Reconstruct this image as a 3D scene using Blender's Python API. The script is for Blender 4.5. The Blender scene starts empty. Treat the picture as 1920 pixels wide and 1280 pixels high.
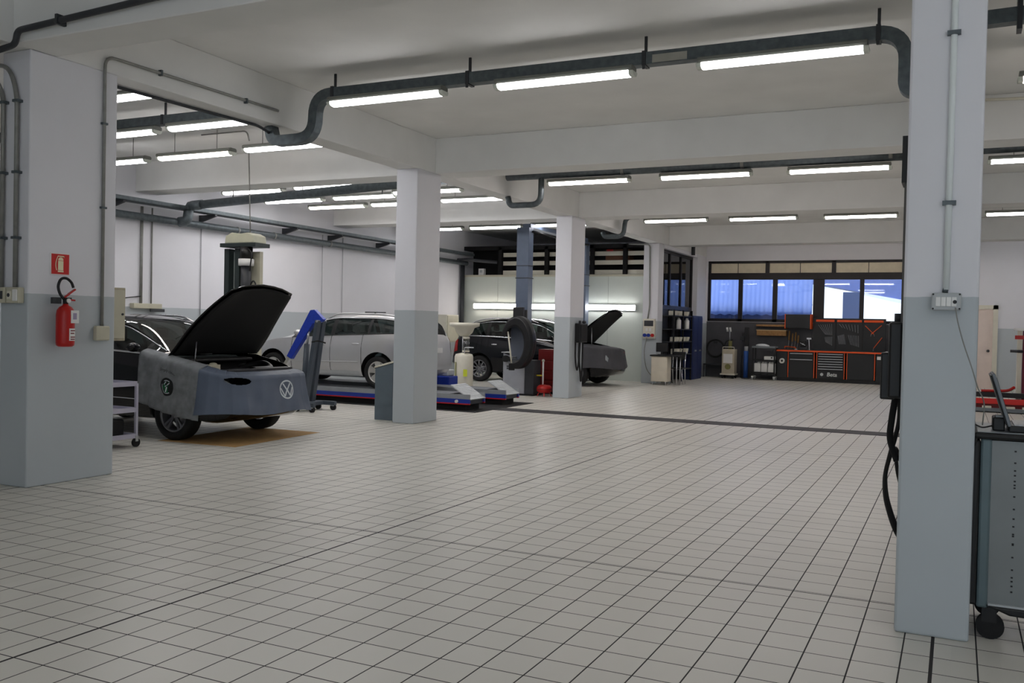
import bpy, bmesh, math, random
import numpy as np
from mathutils import Vector, Matrix

PI = math.pi
SC = bpy.context.scene
COL = SC.collection
rnd = random.Random(7)

# ------------------------------------------------------------------ camera
def make_camera():
    f, yaw, pit, rol = 1729.68, .4487, -.0183, .0214
    cy, sy = math.cos(yaw), math.sin(yaw)
    cp, sp = math.cos(pit), math.sin(pit)
    cr, sr = math.cos(rol), math.sin(rol)
    right = Vector((cy, sy, 0)); f0 = Vector((-sy, cy, 0)); up0 = Vector((0, 0, 1))
    fwd = f0 * cp + up0 * sp
    up = up0 * cp - f0 * sp
    r2 = right * cr + up * sr
    u2 = up * cr - right * sr
    m = Matrix.Identity(4)
    for i in range(3):
        m[i][0] = r2[i]; m[i][1] = u2[i]; m[i][2] = -fwd[i]
    m[2][3] = 1.6
    cd = bpy.data.cameras.new('camera'); co = bpy.data.objects.new('camera', cd)
    COL.objects.link(co); co.matrix_world = m
    cd.sensor_width = 36; cd.lens = f / 1920 * 36; cd.clip_start = .05; cd.clip_end = 200
    SC.camera = co
make_camera()

# ------------------------------------------------------------------ world, sun, exposure
W_ = bpy.data.worlds.new('sky'); SC.world = W_; W_.use_nodes = True
_n = W_.node_tree.nodes; _l = W_.node_tree.links
_bg = _n['Background']; _bg.inputs[0].default_value = (.74, .87, 1.0, 1); _bg.inputs[1].default_value = 1.6
sun_d = bpy.data.lights.new('sun', 'SUN'); sun_d.energy = 5.0; sun_d.angle = .01; sun_d.color = (1, .96, .9)
sun_o = bpy.data.objects.new('sun', sun_d); COL.objects.link(sun_o)
sun_o.rotation_euler = (math.radians(48), 0, math.radians(-25))   # shines from behind the building on to the yard
sv = SC.view_settings
sv.view_transform = 'Standard'; sv.look = 'None'; sv.exposure = 0.20; sv.gamma = 1; sv.use_curve_mapping = False
try:
    SC.cycles.use_denoising = True
    SC.cycles.max_bounces = 8; SC.cycles.diffuse_bounces = 5
    SC.cycles.sample_clamp_indirect = 4
except Exception:
    pass

# ------------------------------------------------------------------ materials
def srgb(r, g=None, b=None):
    if g is None: g = b = r
    def f(c):
        c /= 255
        return c / 12.92 if c <= .04045 else ((c + .055) / 1.055) ** 2.4
    return (f(r), f(g), f(b), 1)

MATS = {}
def mat(name, col=(128, 128, 128), rough=.6, metal=0., noise=.06, scale=6., emit=0., bump=0., trans=0., coat=0., alpha=1., ior=1.45, spec=.5, emit_col=None):
    """a principled material whose colour is gently mottled by an object-space noise"""
    if name in MATS: return MATS[name]
    m = bpy.data.materials.new(name); m.use_nodes = True
    nt = m.node_tree; b = nt.nodes['Principled BSDF']
    c = srgb(*col)
    b.inputs['Roughness'].default_value = rough; b.inputs['Metallic'].default_value = metal
    b.inputs['IOR'].default_value = ior
    b.inputs['Specular IOR Level'].default_value = spec
    if trans: b.inputs['Transmission Weight'].default_value = trans
    if coat: b.inputs['Coat Weight'].default_value = coat; b.inputs['Coat Roughness'].default_value = .05
    if noise > 0:
        tc = nt.nodes.new('ShaderNodeTexCoord'); nz = nt.nodes.new('ShaderNodeTexNoise')
        nz.inputs['Scale'].default_value = scale; nz.inputs['Detail'].default_value = 4
        nt.links.new(tc.outputs['Object'], nz.inputs['Vector'])
        mr = nt.nodes.new('ShaderNodeMapRange'); mr.inputs[3].default_value = 1 - noise; mr.inputs[4].default_value = 1 + noise
        mr.inputs[1].default_value = .3; mr.inputs[2].default_value = .7
        nt.links.new(nz.outputs['Fac'], mr.inputs[0])
        mx = nt.nodes.new('ShaderNodeVectorMath'); mx.operation = 'SCALE'
        mx.inputs[0].default_value = c[:3]
        nt.links.new(mr.outputs[0], mx.inputs['Scale'])
        nt.links.new(mx.outputs[0], b.inputs['Base Color'])
        if bump:
            bp = nt.nodes.new('ShaderNodeBump'); bp.inputs['Strength'].default_value = bump; bp.inputs['Distance'].default_value = .01
            nt.links.new(nz.outputs['Fac'], bp.inputs['Height']); nt.links.new(bp.outputs[0], b.inputs['Normal'])
    else:
        b.inputs['Base Color'].default_value = c
    if emit:
        b.inputs['Emission Color'].default_value = emit_col or c; b.inputs['Emission Strength'].default_value = emit
    MATS[name] = m
    return m

def math_node(nt, op, a, b=None, c=None):
    n = nt.nodes.new('ShaderNodeMath'); n.operation = op
    for i, v in enumerate((a, b, c)):
        if v is None: continue
        if isinstance(v, (int, float)): n.inputs[i].default_value = v
        else: nt.links.new(v, n.inputs[i])
    return n.outputs[0]

def paint_mat():
    """white plaster above, grey-green gloss wainscot below 1.79 m (world height)"""
    m = bpy.data.materials.new('two_tone_paint'); m.use_nodes = True
    nt = m.node_tree; b = nt.nodes['Principled BSDF']
    g = nt.nodes.new('ShaderNodeNewGeometry'); sx = nt.nodes.new('ShaderNodeSeparateXYZ')
    nt.links.new(g.outputs['Position'], sx.inputs[0])
    nz = nt.nodes.new('ShaderNodeTexNoise'); nz.inputs['Scale'].default_value = 1.7; nz.inputs['Detail'].default_value = 5
    nt.links.new(g.outputs['Position'], nz.inputs['Vector'])
    nz2 = nt.nodes.new('ShaderNodeTexNoise'); nz2.inputs['Scale'].default_value = 9; nz2.inputs['Detail'].default_value = 3
    nt.links.new(g.outputs['Position'], nz2.inputs['Vector'])
    edge = math_node(nt, 'ADD', sx.outputs[2], math_node(nt, 'MULTIPLY', math_node(nt, 'SUBTRACT', nz2.outputs['Fac'], .5), .012))
    up = math_node(nt, 'GREATER_THAN', edge, 1.792)
    mix = nt.nodes.new('ShaderNodeMix'); mix.data_type = 'RGBA'
    nt.links.new(up, mix.inputs['Factor'])
    mix.inputs[6].default_value = srgb(180, 187, 191); mix.inputs[7].default_value = srgb(222, 222, 227)
    mr = nt.nodes.new('ShaderNodeMapRange'); mr.inputs[3].default_value = .95; mr.inputs[4].default_value = 1.04
    nt.links.new(nz.outputs['Fac'], mr.inputs[0])
    vm = nt.nodes.new('ShaderNodeVectorMath'); vm.operation = 'SCALE'
    nt.links.new(mix.outputs[2], vm.inputs[0]); nt.links.new(mr.outputs[0], vm.inputs['Scale'])
    nt.links.new(vm.outputs[0], b.inputs['Base Color'])
    nt.links.new(math_node(nt, 'SUBTRACT', .75, math_node(nt, 'MULTIPLY', math_node(nt, 'SUBTRACT', 1.0, up), .3)), b.inputs['Roughness'])
    bp = nt.nodes.new('ShaderNodeBump'); bp.inputs['Strength'].default_value = .12; bp.inputs['Distance'].default_value = .01
    nt.links.new(nz2.outputs['Fac'], bp.inputs['Height']); nt.links.new(bp.outputs[0], b.inputs['Normal'])
    return m

def tile_mat():
    m = bpy.data.materials.new('floor_tiles'); m.use_nodes = True
    nt = m.node_tree; b = nt.nodes['Principled BSDF']
    g = nt.nodes.new('ShaderNodeNewGeometry'); sx = nt.nodes.new('ShaderNodeSeparateXYZ')
    nt.links.new(g.outputs['Position'], sx.inputs[0])
    x, y = sx.outputs[0], sx.outputs[1]
    def lines(c, off, period, pitch, w, wj):
        # expansion joints every `period` from `off`; inside a panel tiles of `pitch`
        u = math_node(nt, 'FLOORED_MODULO', math_node(nt, 'SUBTRACT', c, off), period)
        k = math_node(nt, 'FLOORED_MODULO', math_node(nt, 'SUBTRACT', u, .14), pitch)
        thin = math_node(nt, 'LESS_THAN', k, w)
        j1 = math_node(nt, 'LESS_THAN', u, wj)
        cell = math_node(nt, 'FLOOR', math_node(nt, 'DIVIDE', math_node(nt, 'SUBTRACT', c, .14 + off), pitch))
        return thin, j1, cell
    tx, jx, cx = lines(math_node(nt, 'MULTIPLY', x, -1.0), .06, 3.85, .2195, .0075, .017)
    ty, jy, cy_ = lines(math_node(nt, 'MULTIPLY', y, -1.0), -5.86, 6.6, .2385, .0072, .012)
    thin = math_node(nt, 'MAXIMUM', tx, ty)
    joint = math_node(nt, 'MAXIMUM', jx, jy)
    grout = math_node(nt, 'MAXIMUM', thin, joint)
    cv = nt.nodes.new('ShaderNodeCombineXYZ'); nt.links.new(cx, cv.inputs[0]); nt.links.new(cy_, cv.inputs[1])
    wn = nt.nodes.new('ShaderNodeTexWhiteNoise'); nt.links.new(cv.outputs[0], wn.inputs['Vector'])
    nz = nt.nodes.new('ShaderNodeTexNoise'); nz.inputs['Scale'].default_value = .55; nz.inputs['Detail'].default_value = 5
    nt.links.new(g.outputs['Position'], nz.inputs['Vector'])
    f = math_node(nt, 'ADD', math_node(nt, 'MULTIPLY', wn.outputs['Value'], .05), math_node(nt, 'MULTIPLY', nz.outputs['Fac'], .16))
    f = math_node(nt, 'ADD', f, .87)
    vm = nt.nodes.new('ShaderNodeVectorMath'); vm.operation = 'SCALE'; vm.inputs[0].default_value = srgb(209, 206, 197)[:3]
    nt.links.new(f, vm.inputs['Scale'])
    mix = nt.nodes.new('ShaderNodeMix'); mix.data_type = 'RGBA'
    nt.links.new(grout, mix.inputs['Factor']); nt.links.new(vm.outputs[0], mix.inputs[6])
    mix.inputs[7].default_value = srgb(42, 40, 40)
    nt.links.new(mix.outputs[2], b.inputs['Base Color'])
    nz3 = nt.nodes.new('ShaderNodeTexNoise'); nz3.inputs['Scale'].default_value = 2.2; nz3.inputs['Detail'].default_value = 6
    nt.links.new(g.outputs['Position'], nz3.inputs['Vector'])
    r = math_node(nt, 'ADD', .30, math_node(nt, 'MULTIPLY', nz3.outputs['Fac'], .14))
    nt.links.new(math_node(nt, 'MAXIMUM', r, math_node(nt, 'MULTIPLY', grout, .85)), b.inputs['Roughness'])
    bp = nt.nodes.new('ShaderNodeBump'); bp.inputs['Strength'].default_value = .35; bp.inputs['Distance'].default_value = .003
    nt.links.new(math_node(nt, 'SUBTRACT', 1.0, grout), bp.inputs['Height']); nt.links.new(bp.outputs[0], b.inputs['Normal'])
    b.inputs['Specular IOR Level'].default_value = .4
    return m

PAINT = paint_mat(); TILE = tile_mat()
WHITE = mat('ceiling_plaster', (226, 226, 224), .85, noise=.04, scale=1.5)
GALV = mat('galvanised_metal', (92, 100, 104), .5, .45, noise=.22, scale=14)
GALVL = mat('pale_galvanised_metal', (140, 140, 136), .5, .3, noise=.12, scale=12)
BLACK = mat('black_plastic', (16, 16, 17), .45, noise=.1)
MATBLK = mat('matt_black', (10, 10, 11), .8, noise=.1)
RUBBER = mat('rubber', (20, 20, 21), .75, noise=.15, scale=20)
DGREY = mat('dark_grey_paint', (52, 54, 58), .5, noise=.08)
MGREY = mat('mid_grey_paint', (112, 118, 124), .5, noise=.05)
LGREY = mat('light_grey_paint', (176, 180, 182), .45, noise=.04)
BEIGE = mat('beige_plastic', (190, 186, 166), .5, noise=.05)
CREAM = mat('cream_plastic', (214, 210, 194), .5, noise=.04)
WPLAS = mat('white_plastic', (226, 226, 224), .4, noise=.03)
STEEL = mat('bright_steel', (190, 192, 196), .3, .9, noise=.06)
CHROME = mat('chrome', (225, 226, 230), .12, 1., noise=0)
BLUE = mat('blue_paint', (24, 52, 150), .4, noise=.06)
RED = mat('red_paint', (178, 26, 22), .35, noise=.05)
DRED = mat('dark_red_paint', (110, 16, 14), .45, noise=.06)
ORANGE = mat('orange_paint', (226, 84, 24), .45, noise=.05)
YELLOW = mat('yellow_paint', (222, 196, 40), .45, noise=.05)
WOOD = mat('wood_board', (150, 112, 66), .6, noise=.2, scale=18)
CARD = mat('cardboard', (176, 140, 88), .85, noise=.1, scale=9)
BRONZE = mat('brown_aluminium', (34, 31, 32), .45, .3, noise=.08)
DIFF = mat('lamp_diffuser_cool', (255, 252, 255), .3, noise=0, emit=17., emit_col=(1.0, .985, 1.0, 1))
DIFFW = mat('lamp_diffuser_warm', (255, 244, 225), .3, noise=0, emit=15.5, emit_col=(1.0, .90, .83, 1))
DIFFP = mat('lamp_diffuser_rosy', (255, 240, 235), .3, noise=0, emit=23., emit_col=(1.0, .915, .89, 1))
CLEAR = mat('clear_polycarbonate', (220, 224, 214), .2, noise=.04, spec=.6)

# ------------------------------------------------------------------ mesh helpers
WM = {}                                       # world matrix of things and their parts
class MB:
    """collects geometry; build() links it as ONE mesh object"""
    def __init__(s): s.v = []; s.f = []; s.m = []; s.sm = []; s.mi = 0; s.flat = False
    def add(s, vs, fs, smooth=False):
        o = len(s.v); s.v += [tuple(v) for v in vs]
        for f in fs: s.f.append(tuple(i + o for i in f)); s.m.append(s.mi); s.sm.append(smooth)
        return s
    def box(s, x0, x1, y0, y1, z0, z1, M=None):
        vs = [Vector((x, y, z)) for z in (z0, z1) for y in (y0, y1) for x in (x0, x1)]
        if M is not None: vs = [M @ v for v in vs]
        return s.add(vs, [(0, 2, 3, 1), (4, 5, 7, 6), (0, 1, 5, 4), (2, 6, 7, 3), (0, 4, 6, 2), (1, 3, 7, 5)])
    def bar(s, p, q, w, h, up=(0, 0, 1)):
        p = Vector(p); q = Vector(q); d = q - p; L = d.length; d.normalize()
        u = Vector(up)
        if abs(d.dot(u)) > .98: u = Vector((1, 0, 0))
        r = d.cross(u).normalized(); u = r.cross(d).normalized()
        M = Matrix((( *r, 0), (*d, 0), (*u, 0), (0, 0, 0, 1))).transposed(); M.translation = p
        return s.box(-w / 2, w / 2, 0, L, -h / 2, h / 2, M)
    def tube(s, pts, r, n=10, caps=True, rad=None):
        P = [Vector(p) for p in pts]; vs = []; fs = []
        prev = None
        for i, p in enumerate(P):
            t = (P[min(i + 1, len(P) - 1)] - P[max(i - 1, 0)])
            if t.length < 1e-9: t = Vector((0, 0, 1))
            t.normalize()
            if prev is None:
                a = Vector((0, 0, 1)) if abs(t.z) < .9 else Vector((1, 0, 0))
                u = t.cross(a).normalized()
            else:
                u = (prev - t * prev.dot(t)).normalized()
            prev = u; w = t.cross(u)
            rr = rad[i] if rad else r
            for k in range(n):
                a = 2 * PI * k / n
                vs.append(p + u * (rr * math.cos(a)) + w * (rr * math.sin(a)))
        for i in range(len(P) - 1):
            for k in range(n):
                k2 = (k + 1) % n
                fs.append((i * n + k, i * n + k2, (i + 1) * n + k2, (i + 1) * n + k))
        s.add(vs, fs, True)
        if caps:
            s.add(vs[:n], [tuple(range(n - 1, -1, -1))]); s.add(vs[-n:], [tuple(range(n))])
        return s
    def duct(s, pts, w, h, side=(0, 1, 0), r=None):
        """rectangular section swept along pts; `side` is the direction of the width"""
        P = [Vector(p) for p in pts]; sd = Vector(side).normalized(); vs = []; fs = []
        for i, p in enumerate(P):
            t = (P[min(i + 1, len(P) - 1)] - P[max(i - 1, 0)]).normalized()
            a = (sd - t * sd.dot(t)).normalized(); b = t.cross(a)
            for u, v in ((-1, -1), (1, -1), (1, 1), (-1, 1)): vs.append(p + a * (u * w / 2) + b * (v * h / 2))
        for i in range(len(P) - 1):
            for k in range(4): fs.append((i * 4 + k, i * 4 + (k + 1) % 4, (i + 1) * 4 + (k + 1) % 4, (i + 1) * 4 + k))
        fs += [(3, 2, 1, 0), tuple(range(len(vs) - 4, len(vs)))]
        return s.add(vs, fs)
    def cyl(s, p, q, r, n=16, r2=None): return s.tube([p, q], r, n, True, [r, r if r2 is None else r2])
    def lathe(s, prof, c=(0, 0, 0), axis='z', n=24, a0=0., a1=2 * PI, closed=True):
        """prof: (radius, height) pairs about an axis through c"""
        vs = []; fs = []; m = len(prof); full = abs(a1 - a0 - 2 * PI) < 1e-6
        N = n if full else n + 1
        for k in range(N):
            a = a0 + (a1 - a0) * k / n
            for r, h in prof:
                x, y = r * math.cos(a), r * math.sin(a)
                v = {'z': (x, y, h), 'y': (x, h, y), 'x': (h, x, y)}[axis]
                vs.append((v[0] + c[0], v[1] + c[1], v[2] + c[2]))
        for k in range(n):
            k2 = (k + 1) % N
            for i in range(m - 1):
                f = (k * m + i, k2 * m + i, k2 * m + i + 1, k * m + i + 1)
                fs.append(f if axis != 'y' else f[::-1])
        return s.add(vs, fs, True)
    def prism(s, poly, a, b, axis='y', M=None):
        """extrude a 2-D outline between a and b along axis; outline in the other two axes in order"""
        n = len(poly); vs = []
        for h in (a, b):
            for u, w in poly:
                v = Vector({'y': (u, h, w), 'x': (h, u, w), 'z': (u, w, h)}[axis])
                vs.append(M @ v if M is not None else v)
        fs = [tuple(range(n)), tuple(range(2 * n - 1, n - 1, -1))]
        for i in range(n): fs.append((i, i + n, (i + 1) % n + n, (i + 1) % n)[::-1])
        return s.add(vs, fs)
    def grid(s, fn, nu, nv, smooth=True, keep=None, thick=None):
        vs = [fn(i / nu, j / nv) for j in range(nv + 1) for i in range(nu + 1)]
        fs = [(j * (nu + 1) + i, j * (nu + 1) + i + 1, (j + 1) * (nu + 1) + i + 1, (j + 1) * (nu + 1) + i)
              for j in range(nv) for i in range(nu) if keep is None or keep((i + .5) / nu, (j + .5) / nv)]
        return s.add(vs, fs, smooth)
    def ball(s, c, rx, ry=None, rz=None, n=14):
        ry = ry or rx; rz = rz or rx; vs = []; fs = []; h = n // 2
        for j in range(h + 1):
            t = PI * j / h
            for i in range(n):
                a = 2 * PI * i / n
                vs.append((c[0] + rx * math.sin(t) * math.cos(a), c[1] + ry * math.sin(t) * math.sin(a), c[2] + rz * math.cos(t)))
        for j in range(h):
            for i in range(n):
                fs.append((j * n + i, (j + 1) * n + i, (j + 1) * n + (i + 1) % n, j * n + (i + 1) % n))
        return s.add(vs, fs, True)
    def build(s, name, mats, parent=None, local=False, bevel=0., solid=0., fix=True):
        me = bpy.data.meshes.new(name)
        vs = s.v
        if parent is not None and not local:
            inv = WM[parent.name].inverted(); vs = [inv @ Vector(v) for v in vs]
        me.from_pydata([tuple(v) for v in vs], [], s.f)
        if not isinstance(mats, (list, tuple)): mats = [mats]
        for m in mats: me.materials.append(m)
        me.polygons.foreach_set('material_index', s.m)
        me.polygons.foreach_set('use_smooth', s.sm)
        if fix:
            bm = bmesh.new(); bm.from_mesh(me)
            bmesh.ops.remove_doubles(bm, verts=bm.verts, dist=1e-5)
            bmesh.ops.recalc_face_normals(bm, faces=bm.faces)
            bm.to_mesh(me); bm.free()
        me.update()
        o = bpy.data.objects.new(name, me); COL.objects.link(o)
        if parent is not None: o.parent = parent; WM[o.name] = WM[parent.name]
        else: WM[o.name] = Matrix.Identity(4)
        if solid:
            md = o.modifiers.new('thickness', 'SOLIDIFY'); md.thickness = solid; md.offset = 0
        if bevel:
            md = o.modifiers.new('bevel', 'BEVEL'); md.width = bevel; md.segments = 2; md.limit_method = 'ANGLE'; md.angle_limit = math.radians(40)
        return o

def tag(o, label=None, cat=None, group=None, kind=None):
    if label: o['label'] = label
    if cat: o['category'] = cat
    if group: o['group'] = group
    if kind: o['kind'] = kind
    return o
def thing(name, label, cat, loc=(0, 0, 0), rz=0., group=None):
    o = bpy.data.objects.new(name, None); COL.objects.link(o)
    o.location = loc; o.rotation_euler = (0, 0, rz); o.empty_display_size = .1
    WM[o.name] = Matrix.Translation(Vector(loc)) @ Matrix.Rotation(rz, 4, 'Z')
    return tag(o, label, cat, group)
def solo(mb, name, mats, label, cat, group=None, **k): return tag(mb.build(name, mats, **k), label, cat, group)
def struct(mb, name, mats, label=None, **k):
    return tag(mb.build(name, mats, **k), label, None, None, 'structure')
def lab(o, text): o['label'] = text; return o
def dup(root, loc=None, rz=None, label=None, group=None):
    def cp(o, par):
        c = o.copy(); COL.objects.link(c); c.parent = par
        for ch in list(o.children): cp(ch, c)
        return c
    c = cp(root, None)
    if loc is not None: c.location = loc
    if rz is not None: c.rotation_euler = (0, 0, rz)
    if label: c['label'] = label
    if group: c['group'] = group
    return c
def arc(c, r, a0, a1, n, ax=(1, 0, 0), ay=(0, 0, 1)):
    c = Vector(c); ax = Vector(ax); ay = Vector(ay)
    return [c + ax * (r * math.cos(a0 + (a1 - a0) * k / n)) + ay * (r * math.sin(a0 + (a1 - a0) * k / n)) for k in range(n + 1)]
def bend(pts, r, n=6):
    """polyline with its corners rounded"""
    P = [Vector(p) for p in pts]; out = [P[0]]
    for i in range(1, len(P) - 1):
        a, b, c = P[i - 1], P[i], P[i + 1]
        d1 = (a - b); d2 = (c - b); rr = min(r, d1.length * .49, d2.length * .49)
        p0 = b + d1.normalized() * rr; p1 = b + d2.normalized() * rr
        for k in range(n + 1):
            t = k / n; out.append(p0 * (1 - t) ** 2 + b * (2 * t * (1 - t)) + p1 * t * t)
    out.append(P[-1]); return out
def spline(pts, n=8):
    P = [Vector(p) for p in pts]; P = [P[0] * 2 - P[1]] + P + [P[-1] * 2 - P[-2]]; out = []
    for i in range(1, len(P) - 2):
        for k in range(n):
            t = k / n; a, b, c, d = P[i - 1:i + 3]
            out.append(.5 * ((2 * b) + (c - a) * t + (2 * a - 5 * b + 4 * c - d) * t * t + (3 * b - a - 3 * c + d) * t ** 3))
    out.append(P[-2]); return out
def text_mesh(body, size, align='CENTER', shear=0., bold=0.):
    """flat letter outlines as (verts, faces) in the xy plane, centred"""
    cu = bpy.data.curves.new('lettering', 'FONT'); cu.body = body; cu.size = size; cu.align_x = align; cu.align_y = 'CENTER'
    cu.shear = shear; cu.offset = bold; cu.resolution_u = 4
    ob = bpy.data.objects.new('lettering', cu); COL.objects.link(ob)
    dg = bpy.context.evaluated_depsgraph_get(); me = bpy.data.meshes.new_from_object(ob.evaluated_get(dg))
    vs = [v.co.copy() for v in me.vertices]; fs = [tuple(p.vertices) for p in me.polygons]
    bpy.data.objects.remove(ob); bpy.data.curves.remove(cu); bpy.data.meshes.remove(me)
    return vs, fs

# ------------------------------------------------------------------ the building
ZC, ZB = 4.585, 4.02                         # ceiling, beam soffit
XL, XR, YF, YB = -14.4, 7.0, -6.0, 31.0
struct(MB().box(XL - .2, XR + .2, YF - .2, YB + .2, -.15, 0), 'floor', TILE, 'beige tiled workshop floor with dark grout and expansion joints')
struct(MB().box(XL - .2, XR + .2, YF - .2, YB + .2, ZC, ZC + .2), 'ceiling', WHITE, 'off-white plastered ceiling between the beams')
struct(MB().box(XL - .2, XL, YF - .2, YB + .2, 0, ZC), 'wall_left', PAINT, 'white left wall with grey wainscot behind the cars')
struct(MB().box(XR, XR + .2, YF - .2, YB + .2, 0, ZC), 'wall_right', PAINT)
mb = MB()                                     # back wall with the window opening
WX0, WX1, WZ0, WZ1 = -7.62, -.35, 1.86, 3.88
mb.box(XL, WX0, YB, YB + .3, 0, ZC).box(WX0, WX1, YB, YB + .3, 0, WZ0).box(WX0, WX1, YB, YB + .3, WZ1, ZC).box(WX1, XR, YB, YB + .3, 0, ZC)
struct(mb, 'wall_back', PAINT, 'back wall with wide window and grey wainscot')
mb = MB()                                     # front wall (behind the camera) with two open vehicle gates
for a, b, z0 in ((XL, -3.4, 0), (-3.4, .2, 3.4), (.2, 1.6, 0), (1.6, 6.2, 3.4), (6.2, XR, 0)):
    mb.box(a, b, YF - .3, YF, z0, ZC)
struct(mb, 'wall_front', PAINT)

COLS = [(-8.05, -7.67, 5.69, 6.66), (-8.06, -7.67, 12.40, 13.13), (-8.04, -7.66, 18.83, 19.63), (-8.17, -7.72, 25.6, 26.1)]
CLAB = ['nearest white and grey pillar at the left edge, carrying the fire extinguisher', 'white and grey pillar between the lift and the wide aisle',
        'pillar with a black hose box, third along the row', 'farthest pillar of the row, with the electrical panel']
for (a, b, c, d), l in zip(COLS, CLAB):
    struct(MB().box(a, b, c, d, 0, ZB), 'column', PAINT, l, bevel=.012)
struct(MB().box(-.26, .10, 5.33, 5.95, 0, ZB), 'column', PAINT, 'large pale pillar at the right, close to the camera', bevel=.014)
for c, d in ((12.4, 13.1), (18.8, 19.6), (25.5, 26.1)):
    struct(MB().box(-.06, .10, c, d, 0, ZB), 'column', PAINT)
struct(MB().box(-8.05, -7.68, YF, YB, ZB, ZC), 'beam', WHITE, 'long white beam along the left pillar row', bevel=.01)
struct(MB().box(-.26, .10, YF, YB, ZB, ZC), 'beam', WHITE, 'long white beam over the right pillar row', bevel=.01)
for y0, y1 in ((5.52, 5.97), (12.95, 13.5), (19.25, 19.85), (26.45, 27.05)):
    for a, b in ((XL, -8.05), (-7.68, -.26), (.10, XR)):
        if y0 > 26 and a == XL: continue
        struct(MB().box(a, b, y0, y1, ZB, ZC), 'beam', WHITE, bevel=.01)

# drain channel across the aisle
t = thing('floor_drain', 'dark grated drain channel crossing the aisle floor', 'drain', (-4, 15.6, 0))
MB().box(-8.0, -.2, 15.36, 15.84, -.02, .004).build('channel', mat('drain_metal', (40, 38, 40), .6, .2, noise=.2, scale=30), t)
mb = MB()
for i in range(2): mb.box(-8.0, -.2, 15.35 + i * .485, 15.362 + i * .485, -.02, .007)
mb.build('edge_frame', DGREY, t)

# ------------------------------------------------------------------ fluorescent lights
def make_lamp(name, diff):
    t = thing(name, 'x', 'light')
    L = 1.57
    mb = MB(); mb.prism([(-.075, 0), (-.085, .022), (-.08, .05), (-.05, .062), (.05, .062), (.08, .05), (.085, .022), (.075, 0)], -L / 2, L / 2, 'x')
    mb.build('housing', mat('lamp_housing', (120, 122, 116), .5, noise=.05), t, local=True, bevel=.006)
    mb = MB(); mb.prism([(-.074, .002), (-.078, -.012), (-.060, -.040), (-.025, -.05), (.025, -.05), (.060, -.040), (.078, -.012), (.074, .002)], -L / 2 + .035, L / 2 - .035, 'x')
    mb.build('diffuser', diff, t, local=True, bevel=.012)
    for s in (-1, 1):
        mb = MB(); mb.prism([(-.074, .002), (-.078, -.012), (-.060, -.042), (-.025, -.052), (.025, -.052), (.060, -.042), (.078, -.012), (.074, .002)],
                            s * (L / 2 - .04), s * (L / 2 + .012), 'x')
        mb.build('end_cap', CLEAR, t, local=True, bevel=.012)
    return t
LAMPS = {}
def lamp(x0, y, label, group, z=4.21, warm=False, x1=None, rods=0.):
    key = warm
    x = x0 + .785 if x1 is None else (x0 + x1) / 2
    if key not in LAMPS:
        o = LAMPS[key] = make_lamp('fluorescent_light', {False: DIFF, True: DIFFW, 'rosy': DIFFP}[warm])
        o.location = (x, y, z); o['label'] = label; o['group'] = group
    else:
        o = dup(LAMPS[key], (x, y, z), 0., label, group)
    if rods:
        WM[o.name] = Matrix.Translation((x, y, z))
        for s in (-.45, .45): MB().cyl((x + s, y, z + .055), (x + s, y, ZC - .001), .006, 6).build('rod', GALVL, o)
    return o
G = 'fluorescent lights over the main aisle'
lamp(-6.84, 9.05, 'left of the three fluorescent lights nearest the camera over the aisle', G)
lamp(-4.61, 9.05, 'middle fluorescent light of the nearest aisle row', G)
lamp(-2.37, 9.05, 'fluorescent light at the right end of the nearest aisle row, by the duct bend', G)
lamp(-6.83, 15.58, 'left fluorescent light in the second aisle row, under the round duct', G, warm='rosy')
lamp(-4.71, 15.58, 'middle fluorescent light in the second aisle row under the round duct', G, warm='rosy')
lamp(-2.56, 15.62, 'right fluorescent light in the second aisle row, beside the right pillar', G, warm='rosy')
lamp(-6.98, 21.85, 'left fluorescent light in the far aisle row, above the desk', G, warm='rosy')
lamp(-4.93, 21.95, 'middle fluorescent light in the far aisle row, before the back window', G, warm='rosy')
lamp(-2.80, 22.1, 'right fluorescent light in the far aisle row, above the workbench', G, warm='rosy')
G = 'fluorescent lights over the left bays'
lamp(-9.95, 7.9, 'fluorescent light nearest the extinguisher pillar in the left bay', G, rods=1)
lamp(-11.72, 9.5, 'fluorescent light left on the left bay duct above the black car', G)
lamp(-9.87, 9.45, 'fluorescent light right on the left bay duct under the beam', G)
lamp(-13.75, 11.2, 'left rod-hung fluorescent light seen beside the extinguisher pillar', G, rods=1)
lamp(-11.86, 11.15, 'middle rod-hung fluorescent light with a yellowed end', G, warm=True, rods=1)
lamp(-9.95, 11.05, 'right rod-hung fluorescent light behind the duct bend', G, rods=1)
lamp(-13.8, 14.7, 'leftmost light just under the beam above the silver car', G, rods=1)
lamp(-11.83, 14.55, 'second light just under the beam above the silver car', G, rods=1)
lamp(-9.98, 14.45, 'light just under the beam, beside the second pillar', G, rods=1)
lamp(-13.9, 16.12, 'left light below the long round pipe over the lift', G, rods=1)
lamp(-12.0, 16.05, 'right light below the long round pipe over the lift', G, rods=1)
lamp(-13.58, 17.25, 'warm hanging light low over the lift, left of the second pillar', G, warm=True, rods=1)
lamp(-11.82, 17.2, 'cool hanging light touching the left side of the second pillar', G, rods=1)
lamp(-10.3, 15.75, 'light right behind the second pillar at duct height', G, rods=1)
lamp(-9.95, 17.05, 'light between the second pillar and the pipe trap', G, rods=1)
lamp(-13.82, 22.2, 'left light of the row before the panel partition', G, rods=1)
lamp(-12.0, 22.15, 'light of the partition row just left of the steel post', G, rods=1)
lamp(-10.1, 22.0, 'light of the partition row between the post and the third pillar', G, rods=1)
G = 'fluorescent lights over the right bay'
lamp(.36, 15.6, 'light right of the big pillar, upper of two', G, rods=1)
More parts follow.
